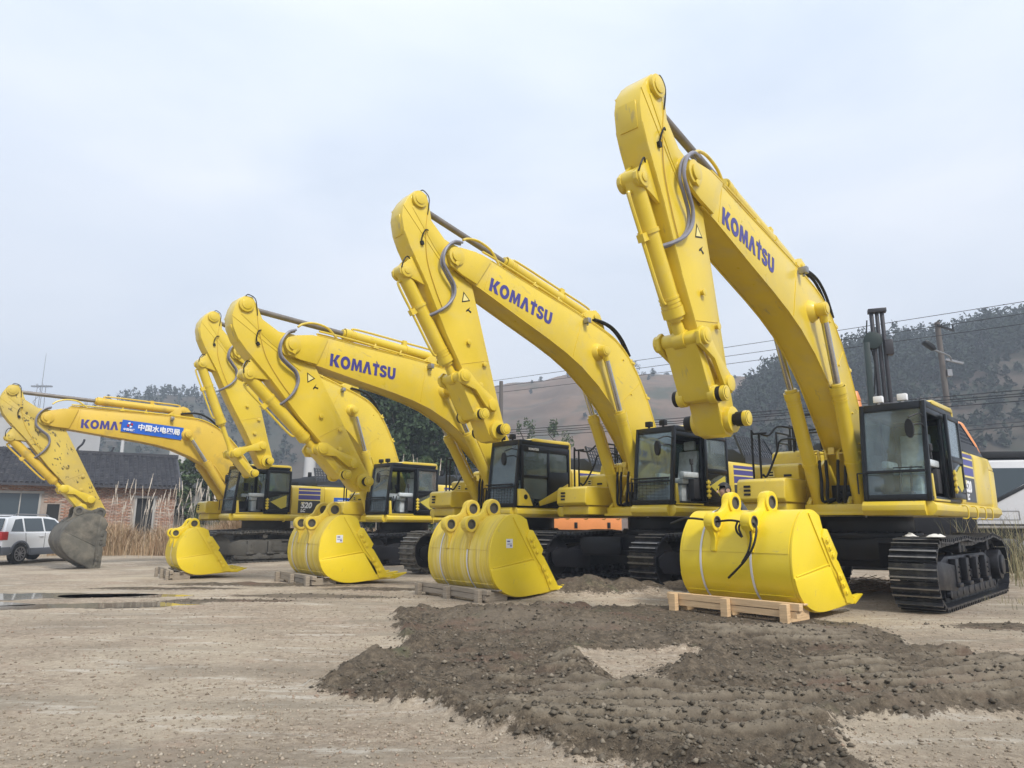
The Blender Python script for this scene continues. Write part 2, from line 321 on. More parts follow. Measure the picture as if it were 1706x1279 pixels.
def ground_h(x, y):
    r = np.hypot(x, y)
    w = .45 * (fbm(x * 1.3, y * 1.3, 3, 5) - .5) + .30 * (fbm(x * 5, y * 5, 3, 6) - .5)
    s = sdist(x, y, SOIL) + w; isl = sdist(x, y, ISL) + w * .4
    m = np.clip(np.minimum(s, -isl) / .28, 0, 1); soil = m * m * (3 - 2 * m)
    edge = np.exp(-((np.minimum(s, -isl) - .22) / .2) ** 2)
    h = .03 * (fbm(x * .25, y * .25, 4, 1) - .5) + .018 * (fbm(x * 2, y * 2, 4, 2) - .5) * np.clip(40 / (r + 1), 0, 1)
    lump = fbm(x * 4, y * 4, 5, 9) - .5; fine = fbm(x * 17, y * 17, 3, 19) - .5
    ph = (y + .22 * np.sin(x * .9) - .06 * x) * 2 * math.pi / .25 + 1.3 * (fbm(x * .8, y * .8, 2, 4) - .5)
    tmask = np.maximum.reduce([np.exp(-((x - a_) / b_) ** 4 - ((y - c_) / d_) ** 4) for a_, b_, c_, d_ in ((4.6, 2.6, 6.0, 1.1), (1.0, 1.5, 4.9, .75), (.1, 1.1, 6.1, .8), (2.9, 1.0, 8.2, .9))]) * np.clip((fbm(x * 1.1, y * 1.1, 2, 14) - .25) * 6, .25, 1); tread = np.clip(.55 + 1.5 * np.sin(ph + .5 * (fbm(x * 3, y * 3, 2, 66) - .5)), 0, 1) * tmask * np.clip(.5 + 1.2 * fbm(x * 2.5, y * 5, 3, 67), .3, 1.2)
    obj = np.zeros_like(x)
    for ox, oy, rr_ in ((2.6, 9.9, 1.25), (3.6, 9.6, 1.0), (2.0, 10.4, .9), (-1.3, 12.1, 1.5), (4.9, 11.7, .9), (5.6, 12.4, 1.2), (6.6, 13, 1.4)): obj = np.maximum(obj, np.exp(-(np.hypot(x - ox, y - oy) / rr_) ** 4))
    h = h + (1 - obj) * (soil * (.035 + (.075 - .055 * tmask) * lump + (.04 - .02 * tmask) * fine + .07 * (np.abs(fbm(x * 7, y * 7, 3, 51) - .5) * 2 - .2) * (1 - .85 * tmask) + .065 * tread) + edge * soil * .05 * np.clip(lump * 3 + .8, 0, 1.6))
    # berms of loose soil near the machines
    for bx, by, rx, ry, hh in ((1.5, 12.9, 1.0, .5, .3), (2.6, 13.4, 1.6, .5, .18), (.3, 12.9, .8, .4, .12), (3.0, 8.9, 1.0, .45, .10), (.2, 9.7, 1.0, .5, .12), (2.1, 7.9, .9, .35, .10), (1.7, 6.2, .5, .4, .10), (6.2, 9.0, .8, .3, .06), (-3.4, 12.3, 1.5, .28, .07), (-5, 14.4, 2.2, .35, .08), (-4.6, 11.6, 1.2, .18, .05), (-2.6, 13.6, 1.0, .3, .08), (-6.5, 13.6, 1.6, .22, .05), (4.0, 13.6, 1.2, .5, .12)):
        g = np.exp(-((x - bx) / rx) ** 2 - ((y - by) / ry) ** 2); h = h + g * hh * (.75 + 1.0 * lump) * (1 - obj); soil = np.maximum(soil, np.clip(g * 1.6 - .2, 0, 1))
    # ruts in the gravel
    q = (x * .25 + y * .97); rut = np.exp(-((np.mod(q, 1.7) - .85) / .16) ** 2) * np.clip((fbm(x * .3, y * .5, 2, 31) - .42) * 5, 0, 1)
    far = np.clip((y - 8) / 4, 0, 1) * (x < -1)
    h = h - rut * .035 * far * (1 - soil)
    h = h + (1 - soil) * .010 * fine * np.clip(14 / (r + 1), 0, 1)
    pud = np.zeros_like(x)
    for px, py, rx, ry, a in PUD:
        dx = x - px; dy = y - py; u = dx * math.cos(a) + dy * math.sin(a); v = -dx * math.sin(a) + dy * math.cos(a)
        pud = np.maximum(pud, np.clip(1.25 - np.sqrt((u / rx) ** 2 + (v / ry) ** 2) + 1.1 * (fbm(x * 1.2, y * 2.4, 3, 41) - .5), 0, 1))
    h = h * (1 - .8 * np.clip(pud * 2, 0, 1)) - .045 * np.clip(pud * 1.8, 0, 1)
    # the yard drops a little towards the road on the far left
    h = h - .14 * np.clip((-x - 6) / 8, 0, 1) * np.clip((y - 16) / 6, 0, 1)
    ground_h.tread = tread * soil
    return h, soil, pud
def build_ground():
    a1 = np.radians(np.arange(-46, 46.01, .2)); a2 = np.radians(np.arange(50, 311, 6)); A = np.concatenate([a1, a2]); n = len(A)
    rr = [.3, .8, 1.4, 2.0, 2.4, 2.7]
    while rr[-1] < 700: rr.append(rr[-1] * (1.0078 if rr[-1] < 40 else 1.03))
    rr = np.array(rr); RR, AA = np.meshgrid(rr, A, indexing='ij'); X = RR * np.sin(AA); Y = RR * np.cos(AA)
    H, S, P = ground_h(X, Y); TR = ground_h.tread; H = np.where(RR < 2.2, H * 0, H)
    V = np.stack([X, Y, H], -1).reshape(-1, 3); V = np.vstack([V, [[0, 0, 0]]])
    i = np.arange(len(rr) - 1)[:, None] * n; j = np.arange(n)[None, :]; j2 = (j + 1) % n
    F = np.stack([i + j, i + n + j, i + n + j2, i + j2], -1).reshape(-1, 4)
    c = len(V) - 1; jj = np.arange(n); F0 = np.stack([np.full(n, c), jj, (jj + 1) % n, (jj + 1) % n], -1)
    me = npmesh('ground', V, F, M['ground'], smooth=True)
    at_ = me.attributes.new('soil', 'FLOAT', 'POINT'); at_.data.foreach_set('value', np.append(S.ravel(), 0).astype(np.float32))
    at_ = me.attributes.new('wet', 'FLOAT', 'POINT'); at_.data.foreach_set('value', np.append(P.ravel(), 0).astype(np.float32))
    at_ = me.attributes.new('lit_crest', 'FLOAT', 'POINT'); at_.data.foreach_set('value', np.append(TR.ravel(), 0).astype(np.float32))  # mask for the light painted on the tread crests
    tag(link('ground', me), kind='structure')
    cap = MB(); cap.add([(.3 * math.sin(a), .3 * math.cos(a), 0) for a in A], [list(range(n))]); tag(link('ground', cap.mesh('ground_cap', M['ground'])), kind='structure')
    for k, (px, py, rx, ry, a) in enumerate(PUD):
        m = MB(); pts = []
        for t in range(28):
            w = 2 * math.pi * t / 28; f = 1.25 + .1 * math.sin(3 * w + k); u = rx * f * math.cos(w); v = ry * f * math.sin(w)
            pts.append((px + u * math.cos(a) - v * math.sin(a), py + u * math.sin(a) + v * math.cos(a), -.006))
        m.add(pts, [list(range(28))]); tag(link('puddle_water', m.mesh('puddle', M['water'])), kind='structure')
def ground_material():
    m = bpy.data.materials.new('yard_ground'); m.use_nodes = True; nt = m.node_tree; b = nt.nodes['Principled BSDF']; N = nt.nodes.new; K = nt.links.new
    tc_ = N('ShaderNodeTexCoord')
    def noise(s, d=6, r=.6, st=(1, 1, 1), off=(0, 0, 0)):
        mp_ = N('ShaderNodeMapping'); mp_.inputs['Scale'].default_value = st; mp_.inputs['Location'].default_value = off; K(tc_.outputs['Object'], mp_.inputs[0])
        n = N('ShaderNodeTexNoise'); n.inputs['Scale'].default_value = s; n.inputs['Detail'].default_value = d; n.inputs['Roughness'].default_value = r; K(mp_.outputs[0], n.inputs['Vector']); return n.outputs['Fac']
    def ramp(fac, stops):
        r = N('ShaderNodeValToRGB'); el = r.color_ramp.elements
        while len(el) < len(stops): el.new(.5)
        for i_, (p, c) in enumerate(stops): el[i_].position = p; el[i_].color = (*c, 1)
        K(fac, r.inputs[0]); return r.outputs[0]
    def mixc(f, a, bb, blend='MIX'):
        x = N('ShaderNodeMix'); x.data_type = 'RGBA'; x.blend_type = blend
        if isinstance(f, float): x.inputs[0].default_value = f
        else: K(f, x.inputs[0])
        for s_, q in ((6, a), (7, bb)):
            if isinstance(q, tuple): x.inputs[s_].default_value = (*q, 1)
            else: K(q, x.inputs[s_])
        return x.outputs[2]
    def rng(f, a, b_, c=0, d=1):
        r = N('ShaderNodeMapRange'); r.inputs[1].default_value = a; r.inputs[2].default_value = b_; r.inputs[3].default_value = c; r.inputs[4].default_value = d; K(f, r.inputs[0]); return r.outputs[0]
    grav = ramp(noise(13, 12, .88), [(.36, (.11, .082, .057)), (.5, (.315, .248, .18)), (.64, (.57, .48, .37))])
    grav = mixc(rng(noise(9, 6, .7, (1, 1, 1), (3, 3, 0)), .5, .62, 0, .45), grav, (.26, .21, .16))
    grav = mixc(rng(noise(.5, 5, .6), .42, .62), grav, mixc(.65, grav, (.47, .40, .30)))
    grav = mixc(rng(noise(1.1, 6, .65, (1, 1, 1), (7, 2, 0)), .55, .75, 0, .55), grav, (.38, .26, .19))
    grav = mixc(rng(noise(.9, 6, .7, (.35, 1.6, 1), (1, 9, 0)), .50, .64, 0, .7), grav, (.24, .205, .155))
    grav = mixc(rng(noise(2.6, 8, .75, (.3, 1.5, 1), (5, 2, 0)), .54, .66, 0, .65), grav, (.60, .55, .47))
    grav = mixc(rng(noise(3.5, 8, .8, (1, 1, 1), (8, 4, 0)), .55, .68, 0, .6), grav, (.21, .165, .12))
    soil = ramp(noise(12, 12, .88), [(.36, (.03, .024, .017)), (.5, (.092, .070, .047)), (.66, (.25, .20, .14))])
    soil = mixc(rng(noise(1.0, 4, .6, (1, 1, 1), (4, 4, 0)), .56, .7, 0, .6), soil, (.15, .085, .06))
    soil = mixc(rng(noise(1.6, 4, .6, (1, 1, 1), (14, 1, 0)), .62, .76, 0, .5), soil, (.10, .12, .06))
    at0 = N('ShaderNodeAttribute'); at0.attribute_name = 'lit_crest'; mu0 = N('ShaderNodeMath'); mu0.operation = 'MULTIPLY'; K(rng(at0.outputs['Fac'], .3, .9, 0, .95), mu0.inputs[0]); K(rng(noise(5, 6, .7), .35, .6, .25, 1), mu0.inputs[1]); soil = mixc(mu0.outputs[0], soil, (.24, .20, .145))  # paler ridge tops: light on the tread crests painted into the soil colour
    at1 = N('ShaderNodeAttribute'); at1.attribute_name = 'soil'; at2 = N('ShaderNodeAttribute'); at2.attribute_name = 'wet'
    ad = N('ShaderNodeMath'); ad.operation = 'ADD'; K(at1.outputs['Fac'], ad.inputs[0]); K(rng(noise(16, 8, .75), .3, .7, -.38, .38), ad.inputs[1]); col = mixc(rng(ad.outputs[0], .34, .50), grav, soil)
    wetf = rng(at2.outputs['Fac'], .02, .5, 0, .75)
    col = mixc(wetf, col, (.17, .145, .10))
    col = mixc(rng(noise(.35, 5, .65, (1, 1, 1), (2, 7, 0)), .50, .62, 0, .45), col, (.19, .155, .115))
    # far ground: scrubby brown earth
    sp = N('ShaderNodeSeparateXYZ'); K(tc_.outputs['Object'], sp.inputs[0])
    col = mixc(rng(sp.outputs['Y'], 24, 40), col, ramp(noise(.35, 6, .65), [(.35, (.16, .14, .08)), (.55, (.27, .21, .14)), (.7, (.33, .25, .18))]))
    K(col, b.inputs['Base Color'])
    ro = N('ShaderNodeMix'); K(wetf, ro.inputs[0]); ro.inputs[2].default_value = .9; ro.inputs[3].default_value = .16; K(ro.outputs[0], b.inputs['Roughness'])
    b.inputs['Specular IOR Level'].default_value = .3
    n = noise(22, 10, .8); bp = N('ShaderNodeBump'); bp.inputs['Strength'].default_value = 1; bp.inputs['Distance'].default_value = .022; K(n, bp.inputs['Height']); K(bp.outputs[0], b.inputs['Normal'])
    return m
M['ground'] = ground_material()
M['water'] = mat('muddy_puddle_water', (.20, .17, .12), .06, spec=.9)
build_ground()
def scatter_stones():
    rs = np.random.RandomState(5)
    # little octahedra squashed at random
    base = np.array([(1, 0, 0), (0, 1, 0), (-1, 0, 0), (0, -1, 0), (0, 0, 1), (0, 0, -.6)], float)
    tri = np.array([(0, 1, 4), (1, 2, 4), (2, 3, 4), (3, 0, 4), (1, 0, 5), (2, 1, 5), (3, 2, 5), (0, 3, 5)])
    def make(name, n, want_soil, smin, smax, m, rmin, rmax, label):
        r = np.exp(rs.uniform(math.log(rmin), math.log(rmax), n)); a = np.radians(rs.uniform(-42, 42, n)); x = r * np.sin(a); y = r * np.cos(a)
        h, s, p = ground_h(x, y); k = (s + .25 * rs.rand(n) > .26) if want_soil else ((s < .3) & (p < .1)); x, y, h = x[k], y[k], h[k]; n = len(x)
        sz = (smin + (smax - smin) * rs.rand(n) ** 7)
        ang = rs.rand(n) * 6.28; sc = .6 + .6 * rs.rand(n, 3); sc[:, 2] *= .75
        B = base[None] * (1 + .35 * (rs.rand(n, 6, 3) - .5)) * sc[:, None] * sz[:, None, None]
        ca, sa = np.cos(ang)[:, None], np.sin(ang)[:, None]
        X = B[..., 0] * ca - B[..., 1] * sa + x[:, None]; Y = B[..., 0] * sa + B[..., 1] * ca + y[:, None]; Z = B[..., 2] + (h + sz * .12)[:, None]
        V = np.stack([X, Y, Z], -1).reshape(-1, 3); F = (tri[None] + (np.arange(n) * 6)[:, None, None]).reshape(-1, 3)
        tag(link(name, npmesh(name, V, F, m)), label, kind='stuff')
    make('gravel', 90000, False, .003, .018, M['stone'], 2.8, 14, 'loose light gravel over the yard')
    make('soil_clods', 70000, True, .004, .032, M['clod'], 2.8, 13, 'dark clods in the churned soil')
scatter_stones()
# ------------------------------------------------------------------ hills
def hill_mat(name, c1, c2, c3, sc=.05):
    m = mat(name, c1, .95, spec=.1); nt = m.node_tree
    stain(m, c2, sc, .42, .58); stain(m, tuple(c * 1.25 for c in c1), sc * 3, .55, .66, stretch=(.6, .6, 3), amount=.6); stain(m, c3, sc * 2.3, .52, .64, stretch=(1, 1, 1.4)); stain(m, tuple(c * .6 for c in c1), sc * 9, .55, .7, amount=.5); return m
M['hillbrown'] = hill_mat('bare_brown_hillside', (.17, .112, .075), (.115, .083, .058), (.07, .07, .045), .03)
M['hillgreen'] = hill_mat('scrubby_hillside', (.055, .06, .045), (.09, .075, .06), (.035, .045, .03), .04)
def hill(name, ridge, yb, yr, yback, m, seed, rough=1.0, name_=''):
    xs = np.array([p[0] for p in ridge]); zs = np.array([p[1] for p in ridge])
    X = np.linspace(xs[0], xs[-1], 260); Zr = np.interp(X, xs, zs); Zr = np.convolve(np.pad(Zr, 4, 'edge'), np.ones(9) / 9, 'valid')
    T = np.linspace(0, 1.5, 90); V = []
    XX, TT = np.meshgrid(X, T); ZZ = Zr[None] * np.where(TT <= 1, np.sin(TT * math.pi / 2) ** 1.25, np.cos((TT - 1) * 1.2)) 
    YY = np.where(TT <= 1, yb + (yr - yb) * TT, yr + (yback - yr) * (TT - 1) * 2)
    k = (XX / YY * yr); 
    nz = (fbm(XX * .03, YY * .03, 5, seed) - .5) * 9 * rough * np.clip(TT * 3, 0, 1) * (1 - .8 * np.exp(-((TT - 1) / .12) ** 2))
    YY = YY + (1.6 * np.sin(ZZ * .9 + 3 * fbm(XX * .02, YY * .02, 2, seed + 3)) if 'HM' in name_ else 0); ZZ = ZZ + nz - .4 * (TT < .01); XX = XX * np.clip(YY / yr, .55, 1.3)
    V = np.stack([XX, YY, ZZ], -1).reshape(-1, 3); n = 260; i = np.arange(89)[:, None] * n; j = np.arange(n - 1)[None]
    F = np.stack([i + j, i + j + 1, i + n + j + 1, i + n + j], -1).reshape(-1, 4)
    tag(link(name, npmesh(name, V, F, m, smooth=True)), kind='structure')
    return XX, YY, ZZ
M['hillmix'] = hill_mat('brown_lower_hillside', (.085, .068, .055), (.055, .052, .04), (.04, .046, .032), .05)
HR = hill('hillside', [(40, 10), (55, 22), (68, 33), (78.4, 36), (89.8, 39.5), (98.7, 41.5), (109, 42.2), (117.4, 44.5), (127.5, 48.5), (136.5, 49), (160, 52), (220, 54)], 75, 180, 260, M['hillmix'], 61, .7)
HM = hill('hillside', [(-75, 36), (-39.8, 48), (-4.7, 58), (15, 59.5), (19.5, 61.5), (29.7, 63), (55, 64), (74, 62.5), (98.6, 62), (105.5, 62), (116, 59), (143, 52), (180, 45)], 150, 300, 420, M['hillbrown'], 71, 1.0, 'HM')
HL = hill('hillside', [(-330, 22), (-240, 26), (-171, 31), (-150.7, 39), (-135.8, 43), (-111.7, 43.5), (-100.8, 43.6), (-86.8, 45.6), (-72.7, 47.5), (-53, 49), (-33.5, 47), (-22, 36), (-8, 12)], 120, 250, 360, M['hillgreen'], 81, .8)
def leaves(centers, radii, per, size, rs, flat=.8):
    'leaf quads spread through many small clumps -> V, F'
    n = len(centers); c = np.repeat(centers, per, 0); r = np.repeat(radii, per, 0)
    d = rs.normal(size=(n * per, 3)); d /= np.linalg.norm(d, axis=1)[:, None]; q = rs.rand(n * per, 1) ** .45
    p = c + d * q * r
    a = rs.normal(size=(n * per, 3)); a /= np.linalg.norm(a, axis=1)[:, None]; b = np.cross(a, rs.normal(size=(n * per, 3))); b /= np.linalg.norm(b, axis=1)[:, None]
    s = (size * (.6 + .8 * rs.rand(n * per, 1))); a = a * s; b = b * s * flat
    V = np.stack([p - a, p + b * .6, p + a, p - b * .6], 1).reshape(-1, 3); F = np.arange(len(V)).reshape(-1, 4); return V, F
def hill_wood(name, H, n, rows, hmin, hmax, m, label, seed, xr=None, per=26):
    rs = np.random.RandomState(seed); XX, YY, ZZ = H; cs = []; rad = []
    for k in range(n):
        i = int(rs.uniform(*rows)); j = rs.randint(2, 258)
        if xr and not (xr[0] < XX[i, j] < xr[1]): continue
        if abs(XX[i, j] / YY[i, j]) > .85: continue
        x, y, z = XX[i, j] + rs.uniform(-1, 1), YY[i, j] + rs.uniform(-1, 1), ZZ[i, j]; h = rs.uniform(hmin, hmax)
        for q in range(5):
            t = (q + .6) / 5; w = h * .3 * (1.15 - t) + .3
            cs.append((x + rs.uniform(-.4, .4) * w, y + rs.uniform(-.4, .4) * w, z + h * (t * .8 + .18))); rad.append((w, w, h * .13))
    V, F = leaves(np.array(cs), np.array(rad), per // 5 + 4, .42, rs)
    tag(link(name, npmesh(name, V, F, m)), label, kind='stuff')
hill_wood('hillside_scrub', HR, 700, (6, 34), 1.2, 3.2, M['leaf_far'], 'sparse scrub on the lower slope of the right-hand hill', 33, per=16)
hill_wood('hillside_woodland', HR, 2400, (30, 64), 4, 8, M['leaf_far'], 'dark trees covering the hazy hillside on the right', 3)
hill_wood('ridge_trees', HR, 260, (57, 61), 5, 9, M['leaf_far'], 'taller trees along the right-hand ridge', 13)
hill_wood('hillside_woodland', HL, 1100, (14, 50), 2.0, 4, M['leaf_far'], 'scrub and small trees on the grey hillside behind the house', 5, per=20)
hill_wood('hillside_scrub', HM, 70, (6, 50), 1.2, 3, M['leaf_far'], 'scattered scrub on the bare brown hill', 6)
def bare_trees(name, spots, label, m):
    'leafless trees on the skyline: trunks with fans of twigs, one mass'
    rs = random.Random(11); b = MB()
    for x, y, z, h in spots:
        b.cyl((x, y, z - 1), (x, y, z + h * .5), .16, .1, 5)
        for k in range(11):
            a = rs.uniform(0, 6.28); t = rs.uniform(.25, .75); p = Vector((x, y, z + h * t * .6)); q = p + Vector((math.cos(a) * h * .26, math.sin(a) * h * .2, h * rs.uniform(.25, .5)))
            b.cyl(p, q, .07, .03, 4)
            for s in range(5):
                u = p.lerp(q, rs.uniform(.4, 1)); b.cyl(u, u + Vector((rs.uniform(-.9, .9), rs.uniform(-.5, .5), rs.uniform(.3, 1.1))) * h * .14, .04, .015, 3)
    tag(link(name, b.mesh(name, m, smooth=0)), label, kind='stuff')
rs_ = random.Random(4); sp_ = []
for k in range(110):
    j = rs_.randint(60, 200); i = 60; X_, Y_, Z_ = HL[0][i, j], HL[1][i, j], HL[2][i, j]
    if -172 < X_ < -60: sp_.append((X_ + rs_.uniform(-1, 1), Y_, Z_ - .3, rs_.uniform(3.5, 8.5)))
bare_trees('bare_ridge_trees', sp_, 'leafless trees along the left ridge', M['twig'])
for (px, hh, spread) in ((1062, 10, 1.5), (1090, 6, 1), (1127, 9, 1), (1140, 8, 1), (1112, 5, 1), (1038, 4, 1), (1072, 5, 1)):
    p = at(px, 634, 300); b = MB(); rs2 = random.Random(px)
    p.z -= 1.5
    b.cyl(p, p + Vector((0, 0, hh * .95 + 1)), .22, .07, 6)
    me = b.mesh('trunk', M['twig']); t = empty('thin_tree', {1062: 'tallest thin tree on the brown hilltop', 1090: 'small thin tree right of the tallest one on the brown hilltop', 1127: 'thin tree with tufted top next to the yellow arm on the brown hilltop', 1140: 'thin tree closest to the foremost digger arm on the brown hilltop', 1112: 'short bushy tree midway along the brown hilltop row', 1038: 'lowest bush-like tree at the left of the brown hilltop row', 1072: 'short tree tucked beside the tallest hilltop tree'}[px], 'tree', p, 0, 'thin trees on the brown hilltop')
    link('trunk', me, t).location = -p
    cs = np.array([(rs2.uniform(-1.2, 1.2), rs2.uniform(-1, 1), hh * rs2.uniform(.45, 1.0)) for _ in range(14)])
    V, F = leaves(cs, np.full((14, 3), .6), 12, .3, np.random.RandomState(px)); link('crown', npmesh('crown', V, F, M['leaf_far']), t)
# ------------------------------------------------------------------ excavators
CACHE = {}
def cached(key, fn):
    if key not in CACHE: CACHE[key] = fn()
    return CACHE[key]
# --- lettering built as heavy flat letters, one unit high
def stroke_letters():
    G = {}
    G['K'] = ([[(0, 0), (.30, 0), (.30, 1), (0, 1)], [(.30, .42), (.62, 1), (1.0, 1), (.64, .53), (1.02, 0), (.62, 0), (.30, .50)]], 1.04)
    def ell(cx, cy, rx, ry, a0, a1, n=20): return [(cx + rx * math.cos(R(a0 + (a1 - a0) * k / n)), cy + ry * math.sin(R(a0 + (a1 - a0) * k / n))) for k in range(n + 1)]
    o = ell(.52, .5, .52, .53, 90, -90) + ell(.52, .5, .22, .27, -90, 90); o2 = ell(.52, .5, .52, .53, 90, 270) + ell(.52, .5, .22, .27, 270, 90)
    G['O'] = ([o, o2], 1.10)
    G['M'] = ([[(0, 0), (.10, 1), (.40, 1), (.60, .45), (.80, 1), (1.10, 1), (1.20, 0), (.92, 0), (.87, .58), (.70, .05), (.50, .05), (.33, .58), (.28, 0)]], 1.26)
    G['A'] = ([[(0, 0), (.34, 1), (.66, 1), (1.0, 0), (.68, 0), (.50, .62), (.32, 0)]], 1.0)
    G['T'] = ([[(.10, .74), (.10, 1), (.84, 1), (.84, .74), (.62, .74), (.62, 0), (.32, 0), (.32, .74)], [(.46, 1.04), (.46, 1.26), (.66, 1.04)]], .86)
    s = ell(.42, .70, .40, .31, 20, 270, 14) + [(.47, .39)] + ell(.42, .27, .10, .10, 90, -110, 8) + [(.02, .20)]
    G['S'] = ([ [(.80, .74), (.76, .90), (.60, 1.01), (.40, 1.02), (.16, .96), (.03, .80), (.03, .64), (.16, .50), (.40, .42), (.52, .34), (.50, .23), (.36, .21), (.28, .32), (0, .28), (.06, .10), (.22, -.01), (.42, -.02), (.66, .03), (.81, .18), (.83, .34), (.74, .50), (.56, .59), (.36, .66), (.32, .74), (.38, .80), (.50, .78), (.52, .72)] ], .88)
    G['U'] = ([[(0, 1), (0, .36), (.08, .12), (.24, 0), (.46, -.03), (.68, 0), (.84, .12), (.92, .36), (.92, 1), (.62, 1), (.62, .36), (.56, .25), (.46, .22), (.36, .25), (.30, .36), (.30, 1)]], .96)
    return G
GL = stroke_letters()
def logo_mesh(H, m, thick=.004, skew=0.0, squeeze=1.0):
    'KOMATSU, origin at the lower left, text along +x, up +z, thickness along +y'
    b = MB(); x = 0
    tot = sum(GL[c][1] + (.04 if c not in 'MA' else 0) for c in 'KOMATSU'); squeeze = 6.2 / tot
    for ch in 'KOMATSU':
        polys, w = GL[ch]
        for p in polys: b.prism([((x + u) * H * squeeze, v * H) for u, v in p], 0, thick)
        x += w + (.04 if ch not in 'MA' else .0)
    return b.mesh('lettering', m, smooth=0), x * H * squeeze
def text_mesh(s, size, m, bold=.0, thick=.002, shear=0):
    c = bpy.data.curves.new('print', 'FONT'); c.body = s; c.size = size; c.extrude = thick; c.offset = bold; c.shear = shear; c.resolution_u = 3
    o = bpy.data.objects.new('print', c); C.objects.link(o); bpy.context.view_layer.update()
    me = bpy.data.meshes.new_from_object(o.evaluated_get(bpy.context.evaluated_depsgraph_get())); bpy.data.objects.remove(o)
    me.materials.clear(); me.materials.append(m); return me
# --- boom and arm outlines in their own frames (foot pin / tip pin at the origin)
BOOM = [(-.30, .02), (-.22, .30), (.25, .46), (.9, .86), (1.55, 1.28), (2.05, 1.53), (2.5, 1.67), (2.95, 1.71), (3.35, 1.64), (4.3, 1.36), (5.7, .87), (6.45, .62), (6.72, .52),
        (6.72, -.14), (6.35, -.04), (5.5, .14), (4.5, .36), (4.0, .45), (3.5, .50), (2.9, .48), (2.3, .38), (1.5, .12), (.7, -.18), (.2, -.33), (-.12, -.28)]
ARM = [(-1.24, .36), (-1.16, .24), (-.98, .24), (-.70, .27), (-.35, .08), (-.16, -.20), (.10, -.29), (.55, -.29), (1.5, -.27), (2.6, -.24), (3.20, -.24), (3.38, -.18), (3.44, -.04), (3.38, .10), (3.2, .17), (2.85, .22),
       (2.3, .33), (1.3, .56), (.45, .70), (.28, .74), (.12, .78), (-.05, .82), (-.3, .88), (-.55, .91), (-.80, .88), (-1.0, .79), (-1.14, .64), (-1.24, .48)]
F_, LB_ = (.253, 2.08), 7.136
def build_boom():
    b = MB(); b.prism(BOOM, -.24, .24)
    for s in (-1, 1):
        pl = [(6.5, .56), (6.86, .42), (7.16, .22), (7.30, .06), (7.28, -.10), (7.12, -.22), (6.85, -.18), (6.5, -.08)]
        b.prism(pl, s * .262 - .028, s * .262 + .028)
        b.cyl((7.136, s * .20, 0), (7.136, s * .33, 0), .17, n=26); b.cyl((7.136, s * .33, 0), (7.136, s * .36, 0), .11, n=22)
        b.box(7.02, 7.10, s * .345 - .012, s * .345 + .012, -.17, -.02)
        b.cyl((3.32, s * .20, 1.08), (3.32, s * .34, 1.08), .22, .14, n=24); b.cyl((3.32, s * .34, 1.08), (3.32, s * .50, 1.08), .115, n=22); b.cyl((3.32, s * .50, 1.08), (3.32, s * .515, 1.08), .085, n=20)
        b.cyl((0, s * .2, 0), (0, s * .30, 0), .22, n=20)
        for poly in (BOOM[3:13], list(reversed(BOOM[13:23]))):
            for p, q in zip(poly[:-1], poly[1:]): b.bar((p[0], s * .236, p[1] - (.012 if poly is not None else 0)), (q[0], s * .236, q[1] - .012), .026, .016)
        b.bar((4.05, s * .242, 1.40), (3.85, s * .242, .50), .012, .02, (0, 1, 0)); b.bar((6.45, s * .242, .58), (6.30, s * .242, .0), .010, .014, (0, 1, 0)); b.bar((1.9, s * .242, 1.40), (2.25, s * .242, .42), .010, .014, (0, 1, 0))
    for s in (-.12, .12): b.prism([(3.1, 1.6), (3.45, 1.84), (3.62, 1.94), (3.78, 1.93), (3.9, 1.80), (4.2, 1.35)], s - .025, s + .025)
    b.cyl((3.7, -.18, 1.80), (3.7, .18, 1.80), .07, n=16)
    for s in (-1, 1):
        for u, v in ((2.6, 1.5), (1.2, .55), (.75, .2), (2.0, 1.0)): b.cyl((u, s * .235, v), (u, s * .262, v), .022, n=8)
    for u, v in ((4.6, 1.26), (1.75, 1.40)): b.prism([(u - .10, v), (u - .05, v + .12), (u + .03, v + .12), (u + .08, v - .03)], -.02, .02)
    return b.mesh('boom', M['yellow'], bevel=.008)
